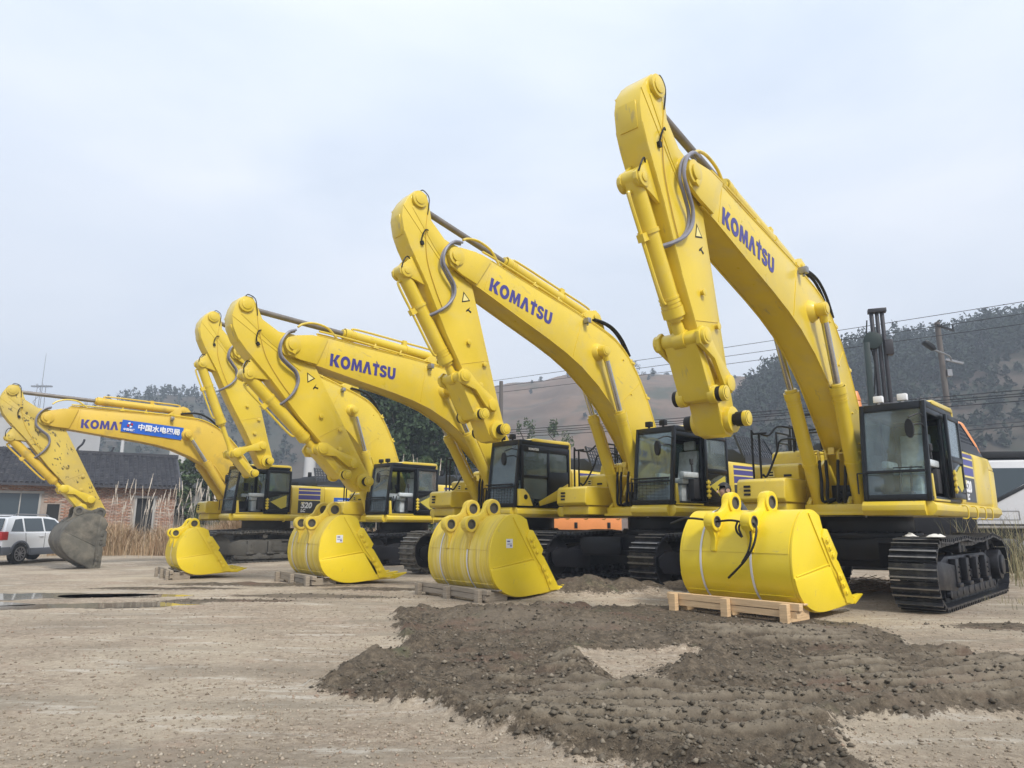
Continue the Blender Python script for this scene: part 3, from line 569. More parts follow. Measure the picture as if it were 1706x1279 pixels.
def build_arm():
    b = MB(); b.prism(ARM, -.19, .19)
    for s in (-1, 1):
        b.cyl((-1.08, s * .15, .44), (-1.08, s * .245, .44), .15, n=24); b.cyl((-1.08, s * .245, .44), (-1.08, s * .26, .44), .10, n=20)
        b.cyl((0, s * .15, 0), (0, s * .23, 0), .24, n=28); b.cyl((3.22, s * .15, -.04), (3.22, s * .27, -.04), .17, n=24)
        b.cyl((2.75, s * .15, 0), (2.75, s * .255, 0), .13, n=22)
        b.prism([(-.16, .76), (-.02, .98), (.02, 1.08), (.08, 1.15), (.16, 1.16), (.24, 1.10), (.26, .98), (.34, .84), (.46, .66)], s * .115 - .025, s * .115 + .025)
        b.cyl((.14, s * .08, 1.02), (.14, s * .165, 1.02), .115, n=20)
        for p, q in zip(ARM[14:23], ARM[15:24]): b.bar((p[0], s * .186, p[1] - .012), (q[0], s * .186, q[1] - .012), .026, .014)
        b.prism([(-1.1, .34), (-.95, .62), (-.2, .35), (.25, .12), (.15, -.1), (-.1, -.18), (-.3, .1), (-.7, .3)], s * .194 - .005, s * .194 + .005)
        b.bar((-1.0, s * .193, .80), (.55, s * .193, .05), .008, .012, (0, 1, 0)); b.bar((1.9, s * .193, .42), (1.95, s * .193, -.24), .008, .012, (0, 1, 0))
        for u, v in ((1.55, .12), (2.35, .10), (2.0, -.12)): b.cyl((u, s * .18, v), (u, s * .235, v), .035, n=12); b.cyl((u, s * .235, v), (u, s * .245, v), .05, n=12)
    b.cyl((.14, -.18, 1.02), (.14, .18, 1.02), .06, n=14)
    b.prism([(-.85, .865), (-.50, .895), (-.50, .92), (-.85, .89)], -.13, .13)
    return b
def cyl_barrel(r, Lb, m, rings=True):
    b = MB(); b.cyl((0, 0, 0), (Lb, 0, 0), r, n=24)
    b.cyl((-.02, -.085, 0), (-.02, .085, 0), r * .95, n=18)
    if rings:
        for u in (Lb - .26, Lb - .21, Lb - .16): b.cyl((u, 0, 0), (u + .03, 0, 0), r * 1.07, n=24)
        b.cyl((Lb - .12, 0, 0), (Lb, 0, 0), r * 1.14, n=24); b.cyl((Lb, 0, 0), (Lb + .05, 0, 0), r * .85, n=20)
        b.cyl((Lb * .35, 0, 0), (Lb * .35 + .05, 0, 0), r * 1.12, n=24)
    pts = smoothpts([(.12, 0, r * .9), (.16, 0, r + .07), (Lb * .4, 0, r + .07), (Lb - .3, 0, r + .06), (Lb - .2, 0, r * .9)], 5); b.tube(pts, .024, 7)
    b.bar((Lb * .36, 0, r), (Lb * .36 + .1, 0, r), .09, .22)
    return b.mesh('barrel', m, bevel=0)
def rod_mesh(r, Lr, m, capm):
    b = MB(); b.cyl((0.05, 0, 0), (Lr, 0, 0), r, n=18); b.cur = 1
    b.cyl((-.0, -.08, 0), (-.0, .08, 0), r * 1.9, n=18); b.cyl((.02, 0, 0), (.22, 0, 0), r * 1.35, r * 1.1, n=16)
    return b.mesh('rod', [m, capm])
def place_axis(o, p0, p1):
    'put an object whose local +x axis runs from p0 to p1 (in the parent frame, xz plane or full 3-D)'
    d = (Vector(p1) - Vector(p0)).normalized(); y = Vector((0, 1, 0)); z = d.cross(y).normalized() * 1.0
    y = z.cross(d); Mx = Matrix((d, y, z)).transposed().to_4x4(); Mx.translation = Vector(p0); o.matrix_local = Mx
def track_path():
    P = []
    def arc(cx, cz, r, a0, a1, n=14):
        for k in range(n + 1):
            a = R(a0 + (a1 - a0) * k / n); P.append((cx + r * math.cos(a), cz + r * math.sin(a)))
    P += [(-2.05, .045), (2.1, .045)]
    arc(2.17, .505, .46, -80, 95)
    top = [(1.6, .945), (1.15, .97), (.6, .99), (0, .95), (-.6, .945), (-1.2, .99), (-1.5, 1.02), (-1.8, .99)]; P.extend(top)
    arc(-2.12, .50, .455, 85, 265); return P
def along(P, n):
    P = [Vector((p[0], p[1])) for p in P] + [Vector((P[0][0], P[0][1]))]; Ls = [0]
    for a, b in zip(P[:-1], P[1:]): Ls.append(Ls[-1] + (b - a).length)
    out = []
    for k in range(n):
        s = Ls[-1] * k / n; i = max(j for j in range(len(P) - 1) if Ls[j] <= s); t = (s - Ls[i]) / (Ls[i + 1] - Ls[i] + 1e-9)
        d = (P[i + 1] - P[i]).normalized(); out.append((P[i].lerp(P[i + 1], t), d))
    return out
NSHOE = 46
YO = .06
SHOES = along(track_path(), NSHOE)
def shoe_mesh(m):
    b = MB(); b.box(-.108, .108, -.31, .31, -.012, .016)
    b.cur = 0
    for x, h in ((-.062, .062), (.050, .062)): b.cur = 0; b.prism([(x - .020, .014), (x + .020, .014), (x + .011, h), (x - .011, h)], -.308, .308); b.cur = 1; b.box(x - .0105, x + .0105, -.306, .306, h + .0, h + .004)
    b.cur = 0; b.box(.10, .128, -.31, .31, -.012, .006)
    b.box(-.13, .10, -.14, -.09, -.075, -.012); b.box(-.13, .10, .09, .14, -.075, -.012)
    for x in (-.05, .05):
        for y in (-.17, -.06, .06, .17): b.cyl((x, y, .014), (x, y, .034), .017, n=6)
    return b.mesh('track_shoe', [m, M['ribworn']], smooth=0)
def track_frame(m):
    b = MB()
    b.prism([(-1.75, .28), (1.65, .28), (1.95, .40), (1.95, .62), (1.5, .74), (-1.3, .74), (-1.75, .62)], -.16, .16)
    b.prism([(1.2, .22), (2.3, .30), (2.42, .42), (2.42, .60), (2.2, .70), (1.2, .60)], .17, .24); b.prism([(1.2, .22), (2.3, .30), (2.42, .42), (2.42, .60), (2.2, .70), (1.2, .60)], -.24, -.17)
    b.cyl((2.17, -.12, .505), (2.17, .12, .505), .40, n=32); b.cyl((2.17, -.20, .505), (2.17, .20, .505), .15, n=20)
    b.cyl((-2.12, -.09, .50), (-2.12, .09, .50), .38, n=28); b.cyl((-2.12, -.24, .50), (-2.12, .27, .50), .27, n=24); b.cyl((-2.12, .26, .50), (-2.12, .31, .50), .18, n=20)
    for k in range(21):
        a = 2 * math.pi * k / 21; b.box(-.03, .03, -.06, .06, -.03, .03) if False else b.cyl((-2.12 + .37 * math.cos(a), -.05, .5 + .37 * math.sin(a)), (-2.12 + .37 * math.cos(a), .05, .5 + .37 * math.sin(a)), .045, n=6)
    for k in range(9): x = -1.55 + k * .40; b.cyl((x, -.17, .20), (x, .17, .20), .115, n=16); b.cyl((x, -.24, .20), (x, .24, .20), .06, n=10)
    b.prism([(-1.6, .12), (1.6, .12), (1.6, .26), (-1.6, .26)], .20, .23)
    for x in (-1.4, .7): b.cyl((x, -.12, .86), (x, .22, .86), .085, n=14); b.box(x - .05, x + .05, .0, .1, .70, .86)
    for x in (-.9, -.2, .5, 1.2):
        b.box(x - .09, x + .09, .16, .26, .30, .70); b.box(x - .12, x + .12, .16, .29, .28, .34)
        for z in (.42, .5, .58): b.cyl((x - .04, .26, z), (x - .04, .28, z), .018, n=6)
    b.box(-.6, .1, .165, .22, .68, .73); b.box(-1.2, 1.2, -.30, -.16, .70, .735); b.box(-.35, .45, .165, .185, .36, .5)
    return b.mesh('track_frame', m, bevel=.008)
def carbody(m):
    b = MB()
    b.cyl((0, 0, 1.05), (0, 0, 1.36), .82, n=40); b.cyl((0, 0, .98), (0, 0, 1.08), .95, n=40)
    for k in range(36):
        a = 2 * math.pi * k / 36; b.cyl((.9 * math.cos(a), .9 * math.sin(a), 1.08), (.9 * math.cos(a), .9 * math.sin(a), 1.105), .022, n=6)
    b.prism([(-.85, .62), (.85, .62), (.85, 1.0), (-.85, 1.0)], -.8, .8)
    for sx in (-1, 1):
        for sy in (-1, 1):
            b.prism([(sx * .45, sy * .6), (sx * .95, sy * .5), (sx * 1.5, sy * 1.22), (sx * .9, sy * 1.22)], .52, .92, 'z')
    b.box(-.5, .5, -.5, .5, .48, .64)
    return b.mesh('carbody', m, bevel=.012)
def fr(b, x0, x1, y0, y1, z0, z1): b.box(x0, x1, y0, y1, z0, z1)
def deck_mesh():
    b = MB()
    b.prism([(1.35, -.52), (1.35, .55), (.8, .62), (-3.2, .62), (-3.2, -.62), (.9, -.62)], 1.38, 1.56, 'z')
    b.box(-3.1, 1.0, -1.35, 1.35, 1.43, 1.57)
    # bulged side skirt on the cab side, turning round the front of the cab
    prof = [(0, 1.36), (.12, 1.36), (.19, 1.44), (.19, 1.52), (.13, 1.58), (0, 1.585)]
    for s in (1, -1):
        b.prism([(1.45 * s + s * p[0], p[1]) for p in prof], -3.25 if s > 0 else -3.0, 1.80, 'x')
    b.prism([(1.72 + p[0], p[1]) for p in prof], .60, 1.50, 'y')
    b.box(1.1, 1.78, .58, 1.52, 1.38, 1.578)
    # centre plate with ears for the boom and its cylinders
    for s in (-.25, .25):
        b.prism([(-.5, 1.5), (.95, 1.5), (1.25, 1.46), (1.25, 1.60), (.85, 1.80), (.55, 2.30), (.30, 2.42), (.05, 2.32), (-.35, 1.9)], s * 2.0 - .035, s * 2.0 + .035)
    for y in (-.48, -.20, .20, .48): b.prism([(.8, 1.45), (1.02, 1.40), (1.25, 1.45), (1.30, 1.58), (1.15, 1.70), (.95, 1.70)], y - .035, y + .035)
    b.cyl((1.12, -.54, 1.56), (1.12, .54, 1.56), .06, n=14)
    b.box(1.0, 1.45, -.52, .60, 1.375, 1.43)
    # step handles under the cab-side skirt
    for x in (.1, -.6, -1.3, -1.9): b.tube(smoothpts([(x, 1.60, 1.54), (x, 1.70, 1.52), (x, 1.70, 1.34), (x + .03, 1.62, 1.33)], 3), .013, 6)
    return b.mesh('deck', M['yellow'], bevel=.010)
def side_body():
    b = MB(); b.prism([(1.57, .5), (1.57, .5)], 0, 0) if False else None
    pr = [(.55, 1.58), (1.585, 1.58), (1.60, 1.64), (1.60, 2.44), (1.56, 2.53), (1.46, 2.565), (.55, 2.565)]
    for x0, x1 in ((-1.38, -.16), (-2.66, -1.39)): b.prism(pr, x0, x1, 'x')
    return b.mesh('side_body', M['yellow'], bevel=.012)
def counterweight():
    b = MB(); out = []
    N = 14
    for k in range(N + 1):
        t = -1 + 2 * k / N; y = t * 1.60; x = -3.58 + .42 * abs(t) ** 3.2; out.append((x, y))
    pl = [(-2.68, 1.60), (-2.68, -1.60)] + out
    pl = [(-2.68, -1.60)] + out + [(-2.68, 1.60)]
    b.prism(pl, 1.38, 2.30, 'z'); top = [(x + (.10 if x < -3.0 else 0), y * .965) for x, y in pl]
    b.prism([(x + 0, y) for x, y in pl], 2.30, 2.55, 'z', polyb=top)
    return b.mesh('counterweight', M['yellow'], bevel=.03, seg=3)
def hood_mesh():
    b = MB(); b.prism([(-1.5, 2.56), (1.5, 2.56), (1.42, 2.74), (1.15, 2.92), (-1.15, 2.92), (-1.42, 2.74)], -2.9, -1.15, 'x')
    b.box(-2.3, -1.5, -.6, .4, 2.9, 3.0)
    return b.mesh('engine_hood', M['hood'], bevel=.02)
def perforated():
    'sloping plate with rows of square holes beside the engine hood'
    b = MB(); x0, x1, z0, z1 = -2.55, -1.12, 2.74, 3.20
    def P(x, z): return (x, 1.50 - (z - 2.56) * .38, z)
    b.bar(P(x0, 2.65), P(x1, 2.65), .02, .20)
    rows = 5; cols = 13
    for r in range(rows + 1):
        z = z0 + (z1 - z0) * r / rows; xs = x0 + .35 * (z - z0); b.bar(P(xs, z), P(x1, z), .014, .026)
    for c_ in range(cols + 1):
        x = x0 + (x1 - x0) * c_ / cols; xt = x0 + .35 * (z1 - z0) + (x1 - x0 - .35 * (z1 - z0)) * c_ / cols; b.bar(P(x, z0), P(xt, z1), .04, .014, (0, 1, .3))
    b.bar(P(x0 - .03, z0 - .05), P(x0 + .2, z1 + .03), .03, .05, (0, 1, 0)); b.bar(P(x1 + .02, z0 - .05), P(x1 + .02, z1 + .03), .03, .05, (0, 1, 0))
    return b.mesh('perforated_guard', M['hood'], smooth=0)
def right_boxes():
    b = MB()
    b.prism([(1.90, 1.60), (1.96, 1.66), (1.93, 1.97), (1.86, 2.02), (.95, 2.02), (.95, 1.60)], -1.50, -.62)       # front tool box
    b.box(.95, 1.80, -1.46, -.66, 1.40, 1.60)
    b.prism([(1.20, 2.02), (1.22, 2.27), (1.15, 2.32), (.1, 2.32), (.1, 2.02)], -1.50, -.64)
    b.prism([(.58, 2.32), (.52, 2.58), (.44, 2.62), (-1.1, 2.62), (-1.1, 2.32)], -1.42, -.66)
    b.box(-2.66, .95, -1.58, -.62, 1.58, 2.30); b.box(-2.66, -1.0, -1.56, -.62, 2.30, 2.56)
    return b.mesh('tool_boxes', M['yellow'], bevel=.02, seg=3)
def box_vents():
    b = MB()
    for k in range(3): b.box(1.945, 1.965, -1.36, -1.24, 1.72 + k * .07, 1.76 + k * .07)
    b.box(1.205, 1.226, -.92, -.78, 2.08, 2.12)
    return b.mesh('vent_slots', M['black'], smooth=0)
def rails():
    b = MB(); r = .021
    for x in (1.50,):
        b.tube(smoothpts([(x, -1.36, 1.62), (x, -1.36, 2.85), (x - .02, -1.33, 2.88), (x - .02, -1.08, 2.88)], 3), r)
        b.tube(smoothpts([(x - .02, -1.18, 2.86), (x - .3, -1.16, 2.87), (x - .55, -1.1, 3.05), (x - .95, -1.0, 3.06), (x - 1.0, -.98, 3.0), (x - 1.0, -.98, 2.60)], 3), r)
        b.tube([(x, -1.22, 1.62), (x, -1.22, 2.86)], r)
        b.tube(smoothpts([(x - .02, -1.2, 2.12), (x - .1, -1.15, 2.10), (x - .35, -1.05, 2.55), (x - .45, -1.0, 2.78), (x - 1.1, -.9, 2.80), (x - 1.12, -.9, 2.35)], 3), r)
    b.tube(smoothpts([(.42, -.98, 2.60), (.42, -.98, 3.26), (.40, -.92, 3.30), (.40, -.55, 3.30), (.40, -.5, 3.26), (.40, -.5, 2.62)], 3), r)
    b.tube([(.42, -.98, 2.95), (.42, -.52, 2.95)], r * .8)
    for (x0, x1, zt) in ((-.25, .35, 3.02), (-1.05, -.35, 3.22)):
        for y in (-1.38,):
            b.tube(smoothpts([(x0, y, 2.58), (x0, y, zt - .05), (x0 + .05, y, zt), (x1 - .05, y, zt), (x1, y, zt - .05), (x1, y, 2.58)], 3), r); b.tube([(x0, y, 2.82), (x1, y, 2.82)], r * .8)
    b.tube(smoothpts([(-1.05, -1.38, 3.18), (-1.05, -1.2, 3.2), (-1.05, -.7, 3.2), (-1.05, -.66, 3.1), (-1.05, -.66, 2.6)], 3), r)
    return b.mesh('handrail', M['black'])
def deck_clutter():
    'air cleaner, muffler and black pipes behind the boom foot'
    b = MB(); b.cyl((-.7, -.5, 2.3), (-.7, -.5, 2.86), .15, n=20); b.cyl((-.7, -.5, 2.86), (-.7, -.5, 3.02), .08, n=16); b.cyl((-.2, -.15, 2.2), (-.9, -.15, 2.3), .14, n=18)
    b.box(-1.1, -.3, -.5, .5, 1.57, 2.4); b.box(-.9, -.35, .05, .5, 2.4, 2.75); b.cyl((-1.5, .1, 2.9), (-1.5, .1, 3.15), .07, n=14)
    return b.mesh('engine_intake', M['black'], bevel=.01)
def valve_block():
    b = MB(); b.box(.78, 1.02, -.16, .20, 1.56, 1.90); b.box(.9, 1.10, -.06, .26, 1.60, 1.76)
    for k in range(7): b.cyl((1.0, -.1 + k * .045, 1.62 + (k % 3) * .08), (1.12, -.1 + k * .045, 1.62 + (k % 3) * .08), .025, n=8)
    return b.mesh('valve_block', M['black'], bevel=.006)
def hoses():
    b = MB()
    for k, y in enumerate((-.20, -.10, .08, .20)):
        b.tube(smoothpts([(1.10, y * .6, 1.66), (1.34, y * .9 - .03, 1.62), (1.36, y, 1.95), (1.34, y * 1.1, 2.2), (1.30, y * 1.15, 2.34)], 5), .028, 8)
    return b.mesh('hydraulic_hose', M['rubber'])
def hose_manifold():
    b = MB()
    for y in (-.20, -.10, .08, .20):
        b.tube([(1.30, y * 1.15, 2.30), (1.30, y * 1.2, 2.46)], .032, 8); b.tube(smoothpts([(1.30, y * 1.2, 2.44), (1.25, y * 1.3, 2.5), (1.2, y * 1.9, 2.5)], 3), .022, 6)
    b.bar((1.28, -.62, 2.44), (1.28, .62, 2.44), .07, .02); b.box(1.24, 1.36, -.05, .05, 2.42, 2.54)
    return b.mesh('pipe_manifold', M['yellow'])
# --- cab
CX0, CX1, CY0, CY1, CZ0, CZ1 = -.05, 1.85, .62, 1.60, 1.585, 3.16
def cab_frame():
    b = MB(); t = .075
    def xf(z): return CX1 - .17 * ((z - CZ0) / (CZ1 - CZ0)) ** 1.3
    def pillar(y0, y1, w=t):
        zs = [CZ0 + (CZ1 - CZ0) * k / 8 for k in range(9)]
        b.prism([(xf(z), z) for z in zs] + [(xf(z) - w, z) for z in reversed(zs)], y0, y1)
    pillar(CY0, CY0 + .07); pillar(CY1 - .07, CY1)
    b.box(CX1 - .09, CX1, CY0 + .07, CY1 - .07, CZ0, CZ0 + .10)               # sill under the windscreen
    b.prism([(xf(3.04), 3.04), (xf(3.16), 3.16), (1.3, 3.17), (1.3, 3.05)], CY0 + .07, CY1 - .07)
    b.prism([(xf(2.03) - .0, 2.03), (xf(2.07), 2.07), (xf(2.07) - .05, 2.07), (xf(2.03) - .05, 2.03)], CY0 + .07, CY1 - .07)
    # roof
    b.prism([(CX0 + .04, 3.05), (1.66, 3.05), (1.68, 3.12), (1.60, 3.165), (.05, 3.165), (CX0, 3.10)], CY0, CY1)
    # sills and posts on both sides
    for y0, y1, s in ((CY0, CY0 + .06, 0), (CY1 - .06, CY1, 1)):
        b.box(CX0, CX1 - .08, y0, y1, CZ0, CZ0 + .07 + (.0 if s else .35)); b.box(CX0, .06, y0, y1, CZ0 + .07, 3.05); b.box(.70, .80, y0, y1, CZ0 + .07, 3.05)
        b.box(.06, .70, y0, y1, CZ0 + .07, 2.30); b.box(.06, 1.64, y0, y1, 2.96, 3.05)
    b.box(CX0, CX0 + .05, CY0 + .06, CY1 - .06, CZ0, 2.2); b.box(CX0, CX0 + .05, CY0 + .06, CY1 - .06, 2.95, 3.05)
    b.box(CX0, CX1 - .02, CY0 + .02, CY1 - .02, CZ0 - .008, CZ0 + .03)
    return b.mesh('cab', M['cabblack'], bevel=.012, seg=2)
def cab_roof():
    b = MB(); b.prism([(-.08, 3.14), (1.28, 3.14), (1.34, 3.17), (1.22, 3.215), (.0, 3.225), (-.08, 3.19)], CY0 + .02, CY1 + .015)
    b.box(-.09, -.055, CY0 + .03, CY1 + .012, 1.60, 3.16)
    return b.mesh('roof_cap', M['yellow'], bevel=.015)
def cab_windscreen(lo, hi, name):
    b = MB()
    def xf(z): return CX1 - .035 - .17 * ((z - CZ0) / (CZ1 - CZ0)) ** 1.3
    zs = [lo + (hi - lo) * k / 5 for k in range(6)]
    b.prism([(xf(z), z) for z in zs] + [(xf(z) - .008, z) for z in reversed(zs)], CY0 + .07, CY1 - .07)
    return b.mesh(name, M['glass'])
def pane(x0, x1, y, z0, z1): b = MB(); b.box(x0, x1, y - .004, y + .004, z0, z1); return b.mesh('side_window', M['glass'], smooth=0)
def seat():
    b = MB(); b.T = Matrix.Translation((.92, 1.14, 1.64))
    b.box(-.22, .25, -.24, .24, .38, .50); b.prism([(-.20, .45), (-.32, 1.10), (-.42, 1.10), (-.36, .45)], -.23, .23); b.prism([(-.35, 1.12), (-.36, 1.32), (-.45, 1.32), (-.43, 1.12)], -.14, .14)
    b.box(-.15, .18, -.16, .16, .02, .38)
    for s in (-1, 1): b.box(-.15, .38, s * .31 - .06, s * .31 + .06, .50, .62)
    return b.mesh('seat', M['plastic'], bevel=.03)
def console():
    b = MB(); b.T = Matrix.Translation((.55, 1.10, 1.62))
    for s in (-1, 1):
        b.box(-.2, .42, s * .33 - .08, s * .33 + .08, .1, .50); b.cyl((.34, s * .33, .6), (.36, s * .33, .82), .02, n=8); b.cyl((.36, s * .33, .80), (.37, s * .33, .92), .04, n=10)
    b.box(-.55, -.38, -.4, .4, 0, .85); b.box(.75, 1.0, -.15, .15, .0, .12); b.tube([(.72, -.08, .05), (.62, -.08, .55)], .02); b.tube([(.72, .08, .05), (.62, .08, .55)], .02)
    b.box(.5, .62, -.44, -.34, .75, 1.0)
    b.tube(smoothpts([(.1, .40, 1.0), (.2, .44, .8), (.22, .43, .4), (.05, .42, .15)], 5), .018, 7)
    return b.mesh('control_console', M['interior'], bevel=.01)
def mirror():
    b = MB(); b.tube(smoothpts([(1.72, 1.56, 2.72), (1.85, 1.56, 2.76), (2.0, 1.50, 2.74), (2.04, 1.42, 2.72)], 4), .014, 7); b.tube(smoothpts([(1.72, 1.56, 2.90), (1.9, 1.55, 2.92), (2.04, 1.44, 2.86)], 4), .012, 7)
    N = 14; pl = [(1.44 + .062 * math.cos(2 * math.pi * k / N), 2.68 + .15 * math.sin(2 * math.pi * k / N)) for k in range(N)]
    b.prism([(y, z) for y, z in pl], 2.02, 2.08, 'x'); b.cur = 1
    b.prism([(1.44 + .052 * math.cos(2 * math.pi * k / N), 2.68 + .138 * math.sin(2 * math.pi * k / N)) for k in range(N)], 2.012, 2.02, 'x')
    return b.mesh('mirror', [M['black'], M['chrome']])
def door_open():
    b = MB(); y0, y1 = 1.635, 1.685; x0, x1 = -.08, .78
    b.box(x0, x0 + .07, y0, y1, 1.64, 3.03); b.box(x1 - .08, x1, y0, y1, 1.64, 3.03); b.box(x0 + .07, x1 - .08, y0, y1, 2.95, 3.03); b.box(x0 + .07, x1 - .08, y0, y1, 2.24, 2.34); b.box(x0 + .07, x1 - .08, y0, y1, 1.64, 1.74)
    b.prism([(x0 + .07, 1.74), (x0 + .35, 1.74), (x0 + .07, 1.85)], y0, y1); b.prism([(x1 - .08, 1.74), (x1 - .08, 2.0), (x0 + .35, 1.74)], y0, y1)
    b.prism([(x1 - .08, 2.24), (x0 + .30, 2.24), (x1 - .08, 2.08)], y0, y1)
    return b.mesh('door', M['cabblack'], bevel=.012)
def door_trim():
    b = MB(); b.prism([(.62, 1.98), (.10, 2.20), (.06, 2.20), (.06, 1.80), (.20, 1.74)], 1.665, 1.675); return b.mesh('door_trim', mat('lime_yellow_panel', (.50, .42, .06), .5), smooth=0)
def door_closed():
    b = MB(); y0, y1 = 1.60, 1.65; x0, x1 = .06, 1.72
    b.box(.72, .80, y0, y1, 1.64, 3.03); b.box(1.60, 1.68, y0, y1, 1.95, 3.03); b.box(.06, 1.68, y0, y1, 2.88, 3.03)
    b.prism([(1.60, 1.95), (1.68, 1.95), (1.28, 1.62), (1.18, 1.62)], y0, y1); b.box(.80, 1.6, y0, y1, 2.26, 2.34)
    b.prism([(.06, 1.62), (.80, 1.62), (.80, 2.26), (.80, 2.42), (.06, 2.46)], y0, y1); b.prism([(.80, 1.62), (1.18, 1.62), (1.10, 1.75), (.80, 1.80)], y0, y1)
    b.box(0, .06, y0, y1, 1.62, 3.03)
    return b.mesh('door', M['cabblack'], bevel=.012)
def door_chevron():
    b = MB(); b.prism([(.08, 2.18), (1.12, 1.72), (1.08, 1.62), (.08, 1.85)], 1.652, 1.665); b.prism([(1.78, 1.62), (1.78, 2.0), (1.60, 2.0), (1.45, 1.88), (1.32, 1.62)], 1.60, 1.662)
    return b.mesh('yellow_door_trim', M['yellow'], bevel=.004)
def door_slots():
    b = MB()
    for k in range(7): b.box(.28, .46, 1.664, 1.669, 1.84 + k * .028, 1.853 + k * .028)
    b.cyl((1.56, 1.655, 1.82), (1.56, 1.668, 1.82), .06, n=16)
    return b.mesh('door_vents', M['black'], smooth=0)
def grille():
    b = MB()
    for k in range(9): y = CY0 + .10 + k * .095; b.tube([(1.895, y, 1.66), (1.875, y, 2.10)], .006, 5)
    for k in range(8): z = 1.66 + k * .062; b.tube([(1.895 - .02 * k / 7, CY0 + .06, z), (1.895 - .02 * k / 7, CY1 - .06, z)], .006, 5)
    for z in (1.66, 2.11): b.tube([(1.89, CY0 + .02, z), (1.89, CY1 - .02, z)], .014, 6)
    return b.mesh('windscreen_guard', M['black'])
def wiper_bar():
    b = MB(); b.tube([(1.90, CY0 - .05, 2.03), (1.90, CY1 - .04, 2.03)], .012, 6); b.tube([(1.90, CY0 - .05, 2.03), (1.90, CY0 - .05, 1.70)], .012, 6); b.tube([(1.80, 1.5, 2.1), (1.86, 1.1, 2.10)], .01, 5); return b.mesh('guard_bar', M['black'])
def lamp(m):
    b = MB(); b.box(-.05, .05, -.07, .07, 0, .11); b.box(-.02, .02, -.02, .02, -.05, .0); return b.mesh('work_light', m, bevel=.01)
def body_decal():
    b = MB(); x0, x1 = -1.22, -.40; y0, y1 = 1.600, 1.604
    b.cur = 0
    for z0, z1 in ((2.41, 2.475), (2.27, 2.375), (2.09, 2.235)): b.box(x0, x1, y0, y1, z0, z1)
    b.cur = 1; b.box(x0, x1, y0, y1, 1.62, 2.05)
    b.cur = 2
    for z0, z1 in ((2.378, 2.405), (2.238, 2.266), (2.053, 2.082)): b.box(x0, x1, y0, y1, z0, z1)
    return b.mesh('stripe_decal', [M['stripe'], M['panelgrey'], M['paleyellow']], smooth=0)
def dipper_link():
    b = MB(); pass
def hlink(y):
    'one side plate pair of the H-link; local x from arm pin to joint'
    b = MB(); Lk = .79; pl = [(-.12, -.06), (-.10, .08), (.05, .12), (.45, .10), (.75, .14), (.90, .08), (.92, -.06), (.80, -.15), (.45, -.03), (.1, -.12)]
    for s in (-1, 1):
        b.prism(pl, s * .285 - .028, s * .285 + .028); b.cyl((0, s * .24, 0), (0, s * .34, 0), .105, n=20); b.cyl((Lk, s * .26, 0), (Lk, s * .36, 0), .11, n=20); b.cyl((Lk, s * .36, 0), (Lk, s * .37, 0), .075, n=18)
    b.cyl((Lk, -.32, 0), (Lk, .32, 0), .075, n=16)
    return b.mesh('side_link', M['yellow'], bevel=.006)
def blink():
    b = MB(); Lk = .76; b.prism([(-.08, .04), (-.02, .09), (.2, .075), (.55, .09), (.78, .10), (.85, .02), (.82, -.08), (.6, -.09), (.2, -.07), (-.05, -.09)], -.225, .225)
    b.cyl((0, -.245, 0), (0, .245, 0), .10, n=20)
    for s in (-1, 1): b.cyl((Lk, s * .17, 0), (Lk, s * .27, 0), .12, n=20)
    return b.mesh('bucket_link', M['yellow'], bevel=.012)
def pin_mesh(w):
    b = MB(); b.cur = 0; b.cyl((0, -w + .05, 0), (0, w - .05, 0), .075, n=16); b.cyl((0, w - .13, 0), (0, w - .03, 0), .095, n=20); b.cur = 1; b.cyl((0, w - .03, 0), (0, w + .03, 0), .10, n=20); b.cyl((0, w + .03, 0), (0, w + .036, 0), .07, n=18)
    b.cur = 0; b.cyl((0, -w + .03, 0), (0, -w + .16, 0), .105, n=20); return b.mesh('pin', [M['rubber'], M['yellow']], bevel=.004)
def boom_pipes():
    b = MB(); up = [(6.72, .52), (6.45, .62), (5.7, .87), (4.3, 1.36), (3.35, 1.64), (2.95, 1.71), (2.5, 1.67), (2.05, 1.53), (1.55, 1.28), (.9, .86)]
    for y in (.13, .20, -.16):
        b.tube(smoothpts([(p[0], y, p[1] + .045 + (.05 if y == .20 and p[0] > 5 else 0)) for p in up], 3), .022, 7)
    for u, v in ((5.4, .98), (4.75, 1.20), (4.0, 1.46), (2.3, 1.62), (1.5, 1.26)): b.bar((u - .06, .15, v + .07), (u + .06, .15, v + .03), .18, .05); b.cyl((u, .15, v + .05), (u, .15, v + .16), .022, n=8)
    b.tube(smoothpts([(6.3, .20, .70), (6.6, .21, .78), (6.9, .22, .70), (7.1, .23, .55), (7.18, .24, .42)], 4), .024, 7)
    return b.mesh('boom_pipe', M['yellow'])
def boom_hose():
    b = MB()
    for y in (.10, .16): b.tube(smoothpts([(3.75, y + .06, 1.66), (3.5, y + .07, 1.80), (3.2, y + .07, 1.90), (2.85, y + .07, 1.88), (2.45, y + .06, 1.74)], 5), .026, 7)
    return b.mesh('boom_hose', M['rubber'])
def arm_hose():
    b = MB(); P = [(-.24, .30, -.22), (-.26, .33, -.02), (-.14, .34, .22), (.08, .33, .34), (.30, .32, .28), (.50, .30, .20), (.69, .28, .24), (.84, .26, .42), (.92, .20, .62), (.95, .10, .74)]
    b.tube(smoothpts(P, 5), .026, 8); b.tube(smoothpts([(p[0] + .02, p[1] - .055, p[2] + .015) for p in P], 5), .024, 8); return b.mesh('arm_hose', M['hose'])
